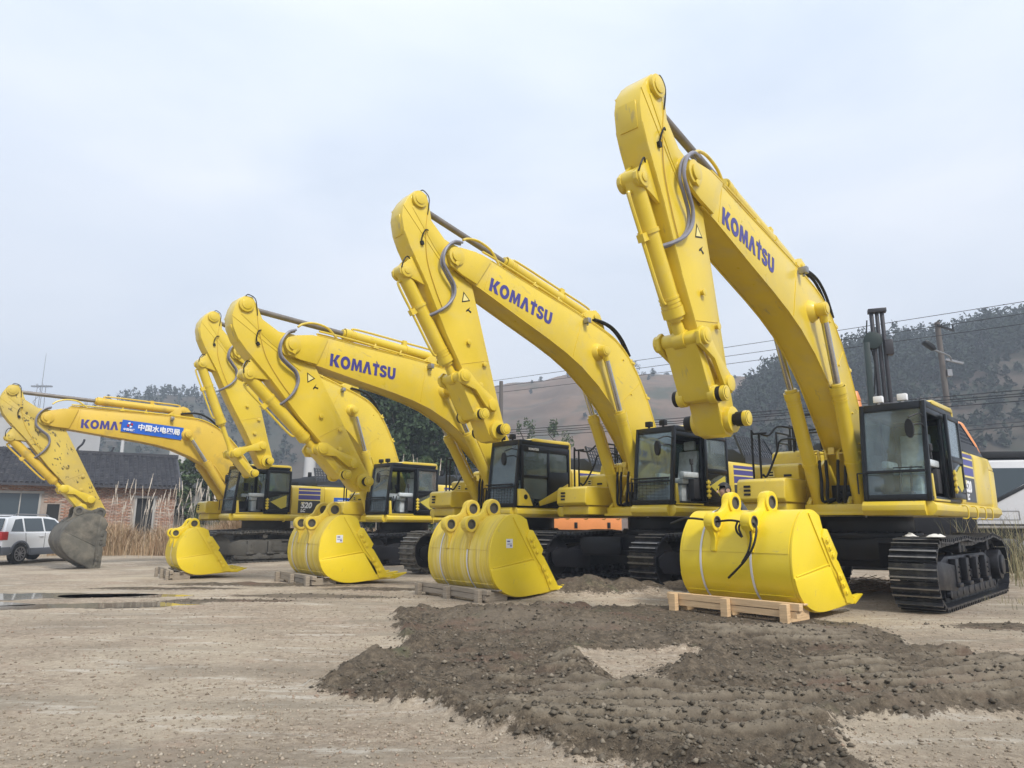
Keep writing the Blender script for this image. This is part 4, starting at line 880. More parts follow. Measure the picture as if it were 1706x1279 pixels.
def arm_pipes():
    b = MB(); b.cur = 1; b.tube(smoothpts([(-.8, .205, .34), (-.5, .205, .46), (.0, .205, .58), (.5, .205, .56), (.9, .205, .50)], 4), .009, 5); b.cur = 0
    b.tube(smoothpts([(-.30, .21, .62), (-.42, .25, .60), (-.52, .25, .50), (-.52, .22, .42)], 4), .013, 6); b.tube(smoothpts([(-1.20, .22, .42), (-1.24, .22, .32), (-1.12, .21, .22), (-.95, .21, .27), (-.8, .205, .34)], 4), .010, 6)
    b.box(-.34, -.27, .19, .23, .58, .64); b.tube(smoothpts([(-.02, .10, .84), (-.10, .17, .96), (-.02, .19, 1.08), (.08, .16, 1.12)], 4), .011, 6)
    return b.mesh('grease_line', [M['rubber'], M['yellow_old']])
def warn_sticker():
    b = MB(); y0, y1 = .191, .1935
    b.cur = 0
    b.prism([(.82, -.16), (.82, .04), (.63, -.06)], y0, y1); b.cur = 1; b.prism([(.80, -.13), (.80, .01), (.67, -.06)], y1, y1 + .001); b.cur = 0
    b.prism([(.93, -.13), (.97, -.02), (1.0, .0), (.99, -.06), (1.04, -.10), (1.02, -.13), (.97, -.08)], y0, y1); return b.mesh('warning_sticker', [M['black'], M['paleyellow']], smooth=0)
def rot_text(me, o_parent, name, P, ux, uz, thick_dir=None):
    'put a text mesh (xy plane) with its x axis along ux and y axis along uz (parent frame)'
    o = link(name, me, o_parent); ux = Vector(ux).normalized(); uz = Vector(uz).normalized(); n = ux.cross(uz)
    Mx = Matrix((ux, uz, n)).transposed().to_4x4(); Mx.translation = Vector(P); o.matrix_local = Mx; return o
def ipt(a, b, r1, r2, sign=1):
    'intersection of two circles'
    d = (b - a).length; d = min(d, r1 + r2 - 1e-4); t = (r1 * r1 - r2 * r2 + d * d) / (2 * d); h = math.sqrt(max(0, r1 * r1 - t * t)); u = (b - a).normalized()
    return a + u * t + Vector((-u.y, u.x)) * h * sign
def excavator(label, x, y, z, psi, boom_a, arm_a, joint, bl, door='open', guard=True, lights=None, dirty=False, worn=False, loose_pin=True, trim=()):
    ps = R(psi); th = math.atan2(-math.cos(ps), -math.sin(ps))
    root = empty('excavator', label, 'excavator', (x, y, z), th, 'yellow excavators parked in a row')
    ym = M['yellow_old'] if dirty else M['yellow']; tm = 'dirty' if dirty else ('worn' if worn else 'new')
    # tracks
    sm = {'dirty': M['mud_dark'], 'worn': M['shoe_worn'], 'new': M['shoe']}[tm]; fm = M['mud_dark'] if dirty else M['blacksteel']
    for s in (1, -1):
        tf = link('crawler_track', cached(('tf', tm), lambda: track_frame(fm)), root, (0, s * 1.43, 0), (0, 0, 0) if s > 0 else (0, 0, 0))
        if s < 0: tf.scale = (1, -1, 1)
        me = cached(('shoe', tm), lambda: shoe_mesh(sm))
        for k, (p, d) in enumerate(SHOES):
            o = link('track_shoe', me, tf, (p.x, 0, p.y)); o.rotation_euler = (math.pi, -math.atan2(d.y, d.x), 0)
            # d runs counter-clockwise seen from +y side mirrored; outward normal is to the right of d
            n = Vector((d.y, -d.x)); Mx = Matrix(((d.x, 0, n.x), (0, 1, 0), (d.y, 0, n.y))).to_4x4()
            if Mx.determinant() < 0: Mx = Matrix(((d.x, 0, n.x), (0, -1, 0), (d.y, 0, n.y))).to_4x4()
            Mx.translation = Vector((p.x, 0, p.y)); o.matrix_local = Mx
    link('undercarriage', cached(('cb', tm), lambda: carbody(fm)), root)
    dk = link('deck', cached('deck', deck_mesh), root)
    sb = link('side_body', cached('sb', side_body), root)
    link('stripe_decal', cached('decal', body_decal), sb)
    t520 = cached('t520', lambda: text_mesh('520', .27, M['white'], bold=.012, shear=.15)); tpc = cached('tpc', lambda: text_mesh('PC', .15, M['paleyellow'], bold=.008, shear=.15)); tlc = cached('tlc', lambda: text_mesh('LC', .14, M['white'], bold=.008, shear=.15))
    rot_text(t520, sb, 'model_number', (-.50, 1.606, 1.80), (-1, 0, 0), (0, 0, 1)); rot_text(tpc, sb, 'model_letters', (-.50, 1.606, 1.95 if False else 1.935), (-1, 0, 0), (0, 0, 1)).scale = (.6, .6, 1)
    rot_text(tlc, sb, 'model_letters', (-.50, 1.606, 1.66), (-1, 0, 0), (0, 0, 1))
    link('counterweight', cached('cw', counterweight), root); hd = link('engine_hood', cached('hood', hood_mesh), root); link('perforated_guard', cached('perf', perforated), hd)
    rb = link('tool_boxes', cached('rb', right_boxes), root); link('vent_slots', cached('vents', box_vents), rb)
    link('handrail', cached('rails', rails), root); link('engine_intake', cached('clut', deck_clutter), root)
    vb = link('valve_block', cached('valve', valve_block), root); link('hydraulic_hose', cached('hoses', hoses), vb); link('pipe_manifold', cached('mani', hose_manifold), vb)
    def stk(): b = MB(); b.box(-.04, .04, 0, .003, -.05, .05); return b.mesh('sticker', M['white'], smooth=0)
    link('sticker', cached('stk', stk), root, (.30, .801, .82)); link('sticker', CACHE['stk'], root, (1.10, .40, 1.39))
    def tdec():
        b = MB(); b.box(1.195, 1.199, -.72 - .25, -.72 - .05, 2.12, 2.22) if False else None
        b.cur = 0; b.box(1.215, 1.219, -1.22, -1.10, 2.08, 2.20); b.cur = 1; b.box(1.219, 1.221, -1.20, -1.12, 2.10, 2.13); b.box(1.219, 1.221, -1.20, -1.12, 2.15, 2.18); return b.mesh('label_sticker', [M['paleyellow'], M['black']], smooth=0)
    link('label_sticker', cached('tdec', tdec), rb)
    # cab
    cab = link('cab', cached('cab', cab_frame), root); link('roof_cap', cached('cabroof', cab_roof), cab)
    link('windscreen', cached('ws', lambda: cab_windscreen(2.07, 3.05, 'windscreen')), cab); link('lower_windscreen', cached('ws2', lambda: cab_windscreen(1.68, 2.03, 'lower_windscreen')), cab)
    link('side_window', cached('sw1', lambda: pane(.06, .70, 1.57, 2.30, 2.96)), cab); link('side_window', cached('sw2', lambda: pane(.06, .70, .65, 2.30, 2.96)), cab); link('side_window', cached('sw3', lambda: pane(.80, 1.66, .65, 2.0, 2.96)), cab)
    def rw(): b = MB(); b.box(CX0 + .02, CX0 + .028, CY0 + .06, CY1 - .06, 2.2, 2.95); return b.mesh('rear_window', M['glass'], smooth=0)
    link('rear_window', cached('rw', rw), cab)
    link('seat', cached('seat', seat), cab); link('control_console', cached('console', console), cab); link('mirror', cached('mirror', mirror), cab)
    if door == 'open':
        link('door', cached('do', door_open), cab); link('door_trim', cached('dt', door_trim), cab)
        link('door_window', cached('dw1', lambda: pane(-.01, .70, 1.66, 2.34, 2.95)), cab); link('door_window', cached('dw2', lambda: pane(-.01, .70, 1.655, 1.74, 2.24)), cab)
        def step(): b = MB(); b.prism([(1.72, 1.62), (1.72, 2.0), (1.66, 2.0), (1.62, 1.62)], 1.56, 1.605); b.box(.82, 1.74, 1.5, 1.62, 1.585, 1.615); return b.mesh('door_step', M['yellow'], bevel=.005)
        link('door_step', cached('dstep', step), cab)
        def latch():
            b = MB(); b.box(.72, .76, 1.69, 1.72, 1.72, 2.10)
            for k in range(4): b.box(.69, .80, 1.69, 1.73, 1.75 + k * .09, 1.80 + k * .09)
            return b.mesh('grab_handle', M['yellow'], bevel=.006)
        link('grab_handle', cached('latch', latch), cab)
    else:
        link('door', cached('dc', door_closed), cab); link('door_window', cached('dw3', lambda: pane(.80, 1.60, 1.625, 2.34, 2.88)), cab); link('door_window', cached('dw4', lambda: pane(.80, 1.60, 1.62, 1.78, 2.26)), cab)
        link('door_window', cached('dw5', lambda: pane(.10, .72, 1.63, 2.44, 2.88)), cab); link('yellow_door_trim', cached('chev', door_chevron), cab); link('door_vents', cached('dslots', door_slots), cab)
        lm, w = cached('cablogo', lambda: logo_mesh(.055, M['white'], .002)); o = link('lettering', lm, cab); o.matrix_local = Matrix(((-1, 0, 0, 1.45), (0, -1, 0, 1.652 + .002), (0, 0, 1, 2.92), (0, 0, 0, 1)))
    if guard: link('windscreen_guard', cached('grille', grille), cab)
    link('guard_bar', cached('wbar', wiper_bar), cab)
    for ly in (.92, 1.28): link('work_light', cached(('lamp', lights), lambda: lamp(M['white'] if lights == 'white' else M['black'])), cab, (1.62 if lights != 'black' else 1.60, ly, 3.19))
    # boom (frame: foot pin at the origin)
    ba, aa = R(boom_a), R(arm_a); F = Vector(F_)
    bm_ = link('boom', cached(('boom', dirty), lambda: (lambda me: me)(build_boom())), root, (F.x, YO, F.y), (0, -ba, 0))
    if dirty:
        bm_.data = cached('boomd', lambda: CACHE[('boom', True)].copy()); bm_.data.materials[0] = M['yellow_old']
    link('boom_pipe', cached('bp', boom_pipes), bm_); link('boom_hose', cached('bh', boom_hose), bm_)
    lm, lw = cached('logo', lambda: logo_mesh(.268, M['blue'], .004, squeeze=.842))
    tdir = Vector((-1, 0, .355)).normalized(); upd = Vector((.355, 0, 1)).normalized()
    o = link('lettering', lm, bm_); Mx = Matrix((tdir, Vector((0, -1, 0)), upd)).transposed().to_4x4(); Mx.translation = Vector((6.22, .2465, .062)); o.matrix_local = Mx
    link('boom_light', cached('blamp', lambda: lamp(M['steel'])), bm_, (3.95, .33, 1.32), (0, ba, 0)); 
    # arm
    T = F + LB_ * Vector((math.cos(ba), math.sin(ba))); u = Vector((math.cos(aa), math.sin(aa))); v = Vector((-math.sin(aa), math.cos(aa)))
    am = link('arm', cached(('arm', dirty), lambda: build_arm().mesh('arm', M['yellow_dirty'] if dirty else M['yellow'], bevel=.010)), root, (T.x, YO, T.y), (0, -aa, 0))
    link('arm_hose', cached('ah', arm_hose), am); link('grease_line', cached('ap', arm_pipes), am)
    if not dirty: link('warning_sticker', cached('wst', warn_sticker), am)
    A = lambda p: T + u * p[0] + v * p[1]
    P3 = lambda p, yy=YO: (p.x, yy, p.y)
    # links
    al = A((2.75, 0)); J = A(joint); BLp = A(bl)
    J = al + (J - al).normalized() * .79; BLp = J + (BLp - J).normalized() * .76
    o = link('side_link', cached('hl', lambda: hlink(0)), root); place_axis(o, P3(al), P3(J)); o = link('bucket_link', cached('bl', blink), root); place_axis(o, P3(J), P3(BLp))
    if loose_pin:
        link('pin', cached('pin1', lambda: pin_mesh(.36)), root, P3(BLp)); link('pin', cached('pin2', lambda: pin_mesh(.44)), root, P3(A((3.22, -.04))))
    # cylinders: bucket
    top = A((.14, 1.02)); c_ = link('bucket_cylinder', cached(('bcb', dirty), lambda: cyl_barrel(.122, 1.74, ym)), root); place_axis(c_, P3(top), P3(J))
    rr = link('rod', cached('rodb', lambda: rod_mesh(.065, 1.3, M['chrome'] if False else M['yellow'], M['yellow'])), c_); dl = (J - top).length; rr.location = (dl, 0, 0); rr.rotation_euler = (0, 0, math.pi)
    # arm cylinder on top of the boom
    base = F + Vector((math.cos(ba), math.sin(ba))) * 3.7 + Vector((-math.sin(ba), math.cos(ba))) * 1.80; end = A((-1.08, .44))
    c_ = link('arm_cylinder', cached(('acb', dirty), lambda: cyl_barrel(.115, 2.55, ym)), root); place_axis(c_, P3(base), P3(end)); dl = (end - base).length
    rr = link('rod', cached('roda', lambda: rod_mesh(.058, 2.9, M['rodgrey'], M['yellow'])), c_, (dl, 0, 0), (0, 0, math.pi))
    # boom cylinders
    for s in (-1, 1):
        f0 = Vector((1.12, 1.56)); f1 = F + Vector((math.cos(ba), math.sin(ba))) * 3.32 + Vector((-math.sin(ba), math.cos(ba))) * 1.08
        c_ = link('boom_cylinder', cached(('bmc', dirty), lambda: cyl_barrel(.118, 2.12, ym)), root); place_axis(c_, (f0.x, s * .34, f0.y), (f1.x, YO + s * .42, f1.y)); dl = (Vector((f1.x, YO + s * .42, f1.y)) - Vector((f0.x, s * .34, f0.y))).length
        link('rod', cached('rodm', lambda: rod_mesh(.058, 1.95, M['rodgrey'] if False else M['chrome'], M['yellow'])), c_, (dl, 0, 0), (0, 0, math.pi))
    return root, bm_, am, A, T, aa, J, BLp
SH_J, SH_B = (2.14, .46), (2.84, .29)
E5 = excavator('foremost yellow excavator with the tallest raised boom, at the right end of the row', 6.524, 13.189, .03, 43.8, 30.1, -103.4, SH_J, SH_B, guard=False, lights='white')
E4 = excavator('second yellow excavator from the right, mesh grille over its lower windscreen, cab door open', 3.485, 16.24, .04, 48.9, 32.4, -108.6, SH_J, SH_B)
E3 = excavator('middle yellow excavator with its cab door closed and yellow chevron trim on the door', .301, 18.648, .03, 46.1, 21.7, -123.9, SH_J, SH_B, door='closed', worn=True)
E2 = excavator('yellow excavator behind the middle one, its bent bucket link swung out in front', -3.6, 23.814, -.09, 45.3, 34.1, -109.1, (2.76, .9), (3.44, .44))
E1 = excavator('oldest yellow excavator at the left end, scratched arm resting a muddy bucket', -8.753, 25.432, -.05, 48.0, 18.3, -120.3, SH_J, SH_B, guard=False, dirty=True, loose_pin=False)
# blue banner tied to the old excavator's boom
bn = MB()
nb = 12
for i in range(nb):
    pass
c0, c1, c2, c3 = Vector((5.28, .262, .76)), Vector((3.50, .262, 1.25)), Vector((3.42, .262, .85)), Vector((5.19, .262, .40))
vs_, fs_ = [], []
for i in range(nb + 1):
    for j in range(3):
        t, q = i / nb, j / 2; p = (c0.lerp(c1, t)).lerp(c3.lerp(c2, t), q); wv = .008 * math.sin(i * 1.9 + j); vs_.append((p.x, p.y + .012 + wv, p.z))
for i in range(nb):
    for j in range(2): fs_.append((i * 3 + j, i * 3 + j + 1, (i + 1) * 3 + j + 1, (i + 1) * 3 + j))
k = len(vs_); vs_ += [(a, b - .006, c) for a, b, c in vs_]; fs_ += [tuple(reversed([i + k for i in f])) for f in fs_]
bn.add(vs_, fs_)
ban = link('banner', bn.mesh('banner', M['banner'], smooth=60), None)
tag(ban, 'blue banner with white Chinese characters tied across the old excavator boom', 'banner')
bpy.context.view_layer.update()
ban.matrix_world = E1[1].matrix_world.copy()
tx = (c1 - c0).normalized(); up = (c0 - c3); up = (up - tx * up.dot(tx)).normalized()
def ban_text(s, size, P, m, bold, name='lettering'):
    me = text_mesh(s, size, m, bold=bold); return rot_text(me, ban, name, P, tx, up)
ban_text('中国水电四局', .215, c3.lerp(c0, .33) + tx * .46 + Vector((0, .036, 0)), M['white'], .006)
ban_text('中国电建', .085, c3.lerp(c0, .12) + tx * .06 + Vector((0, .036, 0)), M['white'], .002)
lg = MB(); cc = c3.lerp(c0, .62) + tx * .23 + Vector((0, .030, 0))
for k_ in range(4):
    a = k_ * math.pi / 2 + .5; lg.cur = k_ % 2
    pts = [cc + tx * (r_ * math.cos(a + w_)) + up * (r_ * math.sin(a + w_)) for r_, w_ in ((.03, -.4), (.085, -.55), (.09, 0), (.085, .55), (.03, .4))]
    lg.add(pts + [p + Vector((0, .004, 0)) for p in pts], [(0, 1, 2, 3, 4), (9, 8, 7, 6, 5)] + [(q, (q + 1) % 5, 5 + (q + 1) % 5, 5 + q) for q in range(5)])
link('emblem', lg.mesh('emblem', [M['red'], M['white']], smooth=0), ban)
# blue poster on the side body of the old excavator
bpz = MB(); bpz.box(-2.45, -1.75, 1.600, 1.605, 1.78, 2.18); bpz.cur = 1
for q in range(4): bpz.box(-2.30 + .02 * q, -1.9, 1.605, 1.607, 1.84 + q * .08, 1.86 + q * .08)
tag(link('blue_sticker', bpz.mesh('blue_sticker', [M['banner'], M['white']], smooth=0), E1[0]), None)
# ------------------------------------------------------------------ buckets
BW = .885
BACK = [(.98, 1.10), (.80, 1.175), (.58, 1.165), (.42, 1.06), (.29, .90), (.20, .70), (.165, .48), (.18, .28), (.26, .08), (.40, -.06), (.62, -.155), (.86, -.185), (1.20, -.165), (1.64, -.12)]
BACKS = [(v.x, v.y) for v in smoothpts([(a, b, 0) for a, b in BACK], 4)]
def offset_poly(P, d):
    out = []
    for i, p in enumerate(P):
        a = Vector(P[max(i - 1, 0)]); b = Vector(P[min(i + 1, len(P) - 1)]); t = (b - a).normalized(); out.append((p[0] + t.y * d * -1, p[1] + t.x * d))
    return out
def b_shell():
    b = MB(); inner = offset_poly(BACKS, .035); b.prism(BACKS + list(reversed(inner)), -BW + .02, BW - .02)
    # wear strips and seam
    s0 = [p for p in BACKS if p[0] < .5 and -.1 < p[1] < .1]; 
    for lo, hi in ((-.19, .02),):
        seg = [p for p in BACKS if (p[1] < .06)]; b.prism(offset_poly(seg, -.012) + list(reversed(seg)), -BW + .03, BW - .03)
    seg = [p for p in BACKS if p[1] > .55 and p[0] < .55]; b.prism(offset_poly(seg, -.006) + list(reversed(seg)), -BW + .03, BW - .03)
    b.prism([(1.30, -.175), (1.78, -.13), (1.80, -.10), (1.30, -.11)], -BW, BW)        # lip plate
    return b
def b_side(s):
    b = MB(); poly = BACKS[:] + [(1.64, -.10), (1.55, .06), (1.04, .93), (.99, 1.08)]
    y = s * BW; b.prism(poly, y - .018, y + .018)
    y2 = s * (BW + .022)
    b.prism([(.66, 1.13), (.74, 1.16), (1.50, .02), (1.44, -.06)], y2 - .012, y2 + .010)
    hl = [p for p in BACKS if p[1] < .30 and (p[1] < .3)]
    b.prism(hl + [(1.60, -.10), (1.36, .16), (1.16, .40)], y2 - .012, y2 + .004)
    b.bar((.24, s * (BW + .024), .30), (1.17, s * (BW + .024), .44), .012, .022)
    return b
def b_cutter(s):
    b = MB(); y = s * (BW + .035)
    poly = [(1.02, .92), (1.10, .91), (1.34, .58), (1.30, .50), (1.35, .46), (1.66, .0), (1.72, -.11), (1.50, -.11), (1.30, .30), (1.16, .46), (.95, .80)]
    b.prism(poly, y - .02, y + .02)
    for (u, v) in ((1.06, .76), (1.12, .66), (1.19, .555), (1.36, .26), (1.43, .15), (1.50, .045)):
        b.cyl((u, y, v), (u, y + s * .045, v), .040, n=6); b.ring((u, y + s * .022, v), (0, 1, 0), .056, .040, .016, 14)
    return b
EAR = [(.84, 1.10), (.86, 1.20), (.83, 1.32), (.78, 1.41), (.68, 1.455), (.58, 1.42), (.52, 1.32), (.46, 1.22), (.36, 1.16), (.24, 1.14), (.12, 1.12), (.06, 1.04), (.06, .95), (.12, .88), (.165, .78), (.15, .60), (.17, .58), (.20, .70), (.30, .90), (.45, 1.06), (.60, 1.14)]
def b_ear(s):
    b = MB(); y = s * .30; b.prism([(u, v) for u, v in EAR], y - .045, y + .045)
    b.ring((.68, y, 1.29), (0, 1, 0), .155, .085, .15, 26); b.ring((.19, y, 1.01), (0, 1, 0), .135, .075, .15, 26)
    return b
def b_ear_hole_old(s):
    b = MB(); y = s * .30; b.ring((.68, y, 1.29), (0, 1, 0), .094, .078, .156, 24); b.ring((.19, y, 1.01), (0, 1, 0), .084, .068, .156, 24)
    b.cyl((.68, y - .046, 1.29), (.68, y + .046, 1.29), .08, n=20); b.cyl((.19, y - .046, 1.01), (.19, y + .046, 1.01), .07, n=20)
    return b
def b_bush(ro, ri, rc):
    b = MB(); b.ring((0, 0, 0), (0, 1, 0), ro, ri, .156, 24); b.cyl((0, -.05, 0), (0, .05, 0), ri * 1.02, n=20); return b
def b_adapter():
    b = MB(); b.prism([(1.55, -.145), (1.60, -.04), (1.84, -.06), (1.96, -.085), (1.96, -.135), (1.84, -.15)], -.055, .055); b.cyl((1.86, -.065, -.10), (1.86, .065, -.10), .02, n=8); return b
def b_tooth():
    b = MB()
    b.add([(1.90, -.062, -.155), (1.90, .062, -.155), (1.90, .062, -.045), (1.90, -.062, -.045), (2.20, -.04, -.045), (2.20, .04, -.045), (2.20, .04, -.025), (2.20, -.04, -.025)],
          [(0, 1, 2, 3), (7, 6, 5, 4), (0, 4, 5, 1), (1, 5, 6, 2), (2, 6, 7, 3), (3, 7, 4, 0)]); return b
def b_strap(y):
    b = MB(); P = [p for p in BACKS if p[1] > -.05]; o1 = offset_poly(P, -.010); o2 = offset_poly(P, -.015)
    o1 = o1 + [(.30, -.24)]; o2 = o2 + [(.295, -.24)]; b.prism(o1 + list(reversed(o2)), y - .016, y + .016); return b
def b_sticker():
    b = MB(); b.box(.52, .66, -BW - .024, -BW - .0185, .62, .77); b.cur = 1; b.box(.54, .60, -BW - .026, -BW - .024, .72, .74); b.box(.54, .64, -BW - .026, -BW - .024, .68, .69); b.box(.60, .64, -BW - .026, -BW - .024, .645, .665); return b
def bucket_parts(root_mesh_parent, mats, scale=1, straps=(), sticker=False, child_of_excavator=None, teeth=5):
    mb, ms, key = mats
    P = root_mesh_parent
    sh = link('shell', cached(('sh', key), lambda: b_shell().mesh('shell', mb, bevel=0)), P)
    if child_of_excavator: sh.name = 'bucket'; P = sh
    for s in (-1, 1):
        link('side_plate', cached(('sp', key, s), lambda: b_side(s).mesh('side_plate', ms, bevel=.008)), P)
        link('side_cutter', cached(('sc', key, s), lambda: b_cutter(s).mesh('side_cutter', ms, bevel=.004)), P)
        e_ = link('ear', cached(('er', key, s), lambda: b_ear(s).mesh('ear', mb, bevel=.010)), P)
        link('bushing', cached('eh1', lambda: b_bush(.094, .078, 0).mesh('bushing', M['mud_dark'])), e_ if not child_of_excavator else P, (.68, s * .30, 1.29)); link('bushing', cached('eh2', lambda: b_bush(.084, .068, 0).mesh('bushing', M['mud_dark'])), e_ if not child_of_excavator else P, (.19, s * .30, 1.01))
    for k in range(teeth):
        y = (-1 + 2 * k / (teeth - 1)) * (BW - .08)
        a = link('adapter', cached(('ad', key), lambda: b_adapter().mesh('adapter', ms, bevel=.008)), P, (0, y, 0)); link('tooth', cached(('to', key), lambda: b_tooth().mesh('tooth', ms, bevel=.006)), a if not child_of_excavator else P, (0, 0, 0) if not child_of_excavator else (0, y, 0))
    for y in straps: link('strap', cached(('st', y), lambda: b_strap(y).mesh('strap', M['strap'], smooth=0)), P)
    if sticker: link('label_sticker', cached('bstick', lambda: b_sticker().mesh('label_sticker', [M['white'], M['blue']], smooth=0)), P)
    return sh
def loose_bucket(label, x, y, z, psi, sc, mats, straps, sticker, tilt=0):
    rz = math.atan2(math.cos(R(psi)), math.sin(R(psi)))
    r = empty('digger_bucket', label, 'bucket', (x, y, z), rz, 'yellow buckets strapped to wooden pallets'); r.scale = (sc, sc, sc); r.rotation_euler = (0, R(tilt), rz)
    bucket_parts(r, mats, straps=straps, sticker=sticker); return r
NEWB = (M['bucket'], M['bucket'], 'new'); OLDB = (M['bucket_chalk'], M['bucket'], 'chalk'); MUDB = (M['mud'], M['mud'], 'mud')
B5 = loose_bucket('clean bright yellow bucket with a black hose through its ears', 2.985, 10.032, .27, 50.6, 1.0, NEWB, (-.30, .52), False)
B4 = loose_bucket('chalk-streaked bucket with white sticker, before the second excavator from the right', -1.05, 12.174, .235, 49.6, .983, OLDB, (-.30, .50), True)
B3 = loose_bucket('weathered yellow bucket with white sticker, in front of the closed-door middle excavator', -4.477, 14.836, .24, 53.2, .988, OLDB, (-.25, .60), True)
B2 = loose_bucket('smallest yellow bucket, nearest to the muddy bucket and the parked car', -7.877, 16.322, .235, 54.8, .76, NEWB, (-.1,), False)
# the muddy bucket hanging on the old excavator
root1, _, _, A1, T1, aa1, J1, BL1 = E1
h_ = empty('tmp', '', '', (0, 0, 0)); bpy.data.objects.remove(h_)
sh = bucket_parts(root1, MUDB, child_of_excavator=True)
pin = A1((3.22, -.04)); d1 = BL1 - pin; loc = Vector((.19 - .68, 1.01 - 1.29))       # ear pins in (d, z)
th_t = math.atan2(d1.y, -d1.x); th_l = math.atan2(loc.y, loc.x); th = th_t - th_l + R(12)
xd = Vector((-math.cos(th), 0, math.sin(th))); zd = Vector((math.sin(th), 0, math.cos(th)))
Mx = Matrix((xd, Vector((0, -1, 0)), zd)).transposed().to_4x4(); Mx.translation = Vector((pin.x, YO, pin.y)) - xd * .68 - zd * 1.29; sh.matrix_local = Mx
# hose threaded through the ears of the nearest bucket
hb = MB(); hb.tube(smoothpts([(.02, .93, .98), (.10, .80, 1.04), (.14, .66, 1.06), (.18, .45, 1.04), (.19, .30, 1.01), (.18, .0, 1.03), (.17, -.22, 1.0), (.19, -.30, 1.0), (.15, -.42, .93), (.06, -.42, .70), (.03, -.30, .50), (.045, -.12, .34), (.085, .02, .24)], 6), .016, 8)
hb.tube(smoothpts([(.16, -.12, 1.0), (.09, -.14, .93), (.09, -.16, .86), (.10, -.22, .80)], 5), .015, 7); hb.tube(smoothpts([(.16, -.18, 1.0), (.07, -.20, .92), (.08, -.24, .80)], 5), .015, 7)
hb.tube(smoothpts([(.17, -.30, .95), (.10, -.36, .80), (.05, -.34, .62), (.03, -.24, .45)], 5), .015, 7)
o = link('rubber_hose', hb.mesh('rubber_hose', M['rubber'])); tag(o, 'black hose threaded through the ears of the nearest bucket', 'hose'); o.location = B5.location; o.rotation_euler = B5.rotation_euler
# ------------------------------------------------------------------ pallets
def pallet(label, B, sc, wood, gap=0):
    rz = B.rotation_euler[2]; r = empty('wooden_pallet', label, 'pallet', (B.location.x, B.location.y, 0), rz, 'wooden pallets under the buckets'); r.scale = (sc, sc, 1); zt = B.location.z - .02
    m = M[wood]
    def plank(x0, x1, y0, y1, z0, z1, nm='plank', rx=0):
        b = MB(); cx, cy, cz = (x0 + x1) / 2, (y0 + y1) / 2, (z0 + z1) / 2; b.box(x0 - cx, x1 - cx, y0 - cy, y1 - cy, z0 - cz, z1 - cz)
        o_ = link(nm, b.mesh('plank', m, bevel=.004, smooth=0), r, (cx, cy, cz)); o_.rotation_euler = (random.uniform(-.008, .008), 0, random.uniform(-.01, .01))
    hz = zt / 2
    plank(.02, .11, -1.04, 1.06, hz + .035, zt); plank(.025, .115, -1.00, 1.05, hz - .055, hz + .028)
    plank(.62, .70, -.80, .82, hz - .04, zt - .02); plank(.30, .40, -.95, .95, zt - .05, zt - .03)
    for y in (-.86, .02, .90): plank(-.055, .75, y - .055, y + .055, .005, zt - .035, 'block') if False else plank(-.07, .015, y - .055, y + .055, .0, zt - .01, 'block')
    for y in (-.80, .08, .84): plank(.12, .60, y - .05, y + .05, .0, zt - .06, 'runner')
    return r
pallet('fresh pale pine pallet under the foremost clean bucket', B5, 1.0, 'wood'); pallet('grey weathered pallet under the chalk-streaked bucket of the second excavator', B4, .98, 'wood_grey')
pallet('grey weathered pallet under the weathered bucket of the middle excavator', B3, .98, 'wood_grey'); pallet('smallest pallet under the smallest yellow bucket', B2, .76, 'wood_grey')
# ------------------------------------------------------------------ rag on the track of the foremost excavator
def rag(name, label, loc, sx, sy, h, col, seed):
    rs = np.random.RandomState(seed); n = 22; u, v = np.meshgrid(np.linspace(-1, 1, n), np.linspace(-1, 1, n), indexing='ij'); r = np.sqrt(u * u + v * v)
    Z = h * (1 - np.clip(r, 0, 1) ** 3) * (.25 + 1.6 * fbm(u * 2.2 + seed, v * 1.8, 3, seed)) + .004; X = u * sx * (1 + .3 * (fbm(v * 2, u * 2, 3, seed + 1) - .5)); Y = v * sy
    V = np.stack([X, Y, Z], -1).reshape(-1, 3); i = np.arange(n - 1)[:, None] * n; j = np.arange(n - 1)[None]; F = np.stack([i + j, i + n + j, i + n + j + 1, i + j + 1], -1).reshape(-1, 4)
    top = Matrix.Translation(loc); me = npmesh(name, V, F, col, smooth=True); o = link(name, me, None, loc); md = o.modifiers.new('thickness', 'SOLIDIFY'); md.thickness = .004; tag(o, label, 'rag'); return o
M['rag'] = mat('white_cloth', (.62, .60, .55), .9, noise=.2, nscale=10)
e5 = E5[0]; bpy.context.view_layer.update(); pr = e5.matrix_world @ Vector((2.15, 1.66, 1.045)); o = rag('white_rag', 'crumpled white rag on top of the foremost track', pr, .26, .12, .035, M['rag'], 3); o.rotation_euler = (0, 0, 1.0)
pr = e5.matrix_world @ Vector((1.75, 1.22, 1.04)); rag('white_rag', 'smaller dirty white rag near the inner edge of the foremost track', pr, .09, .08, .04, M['rag'], 5)
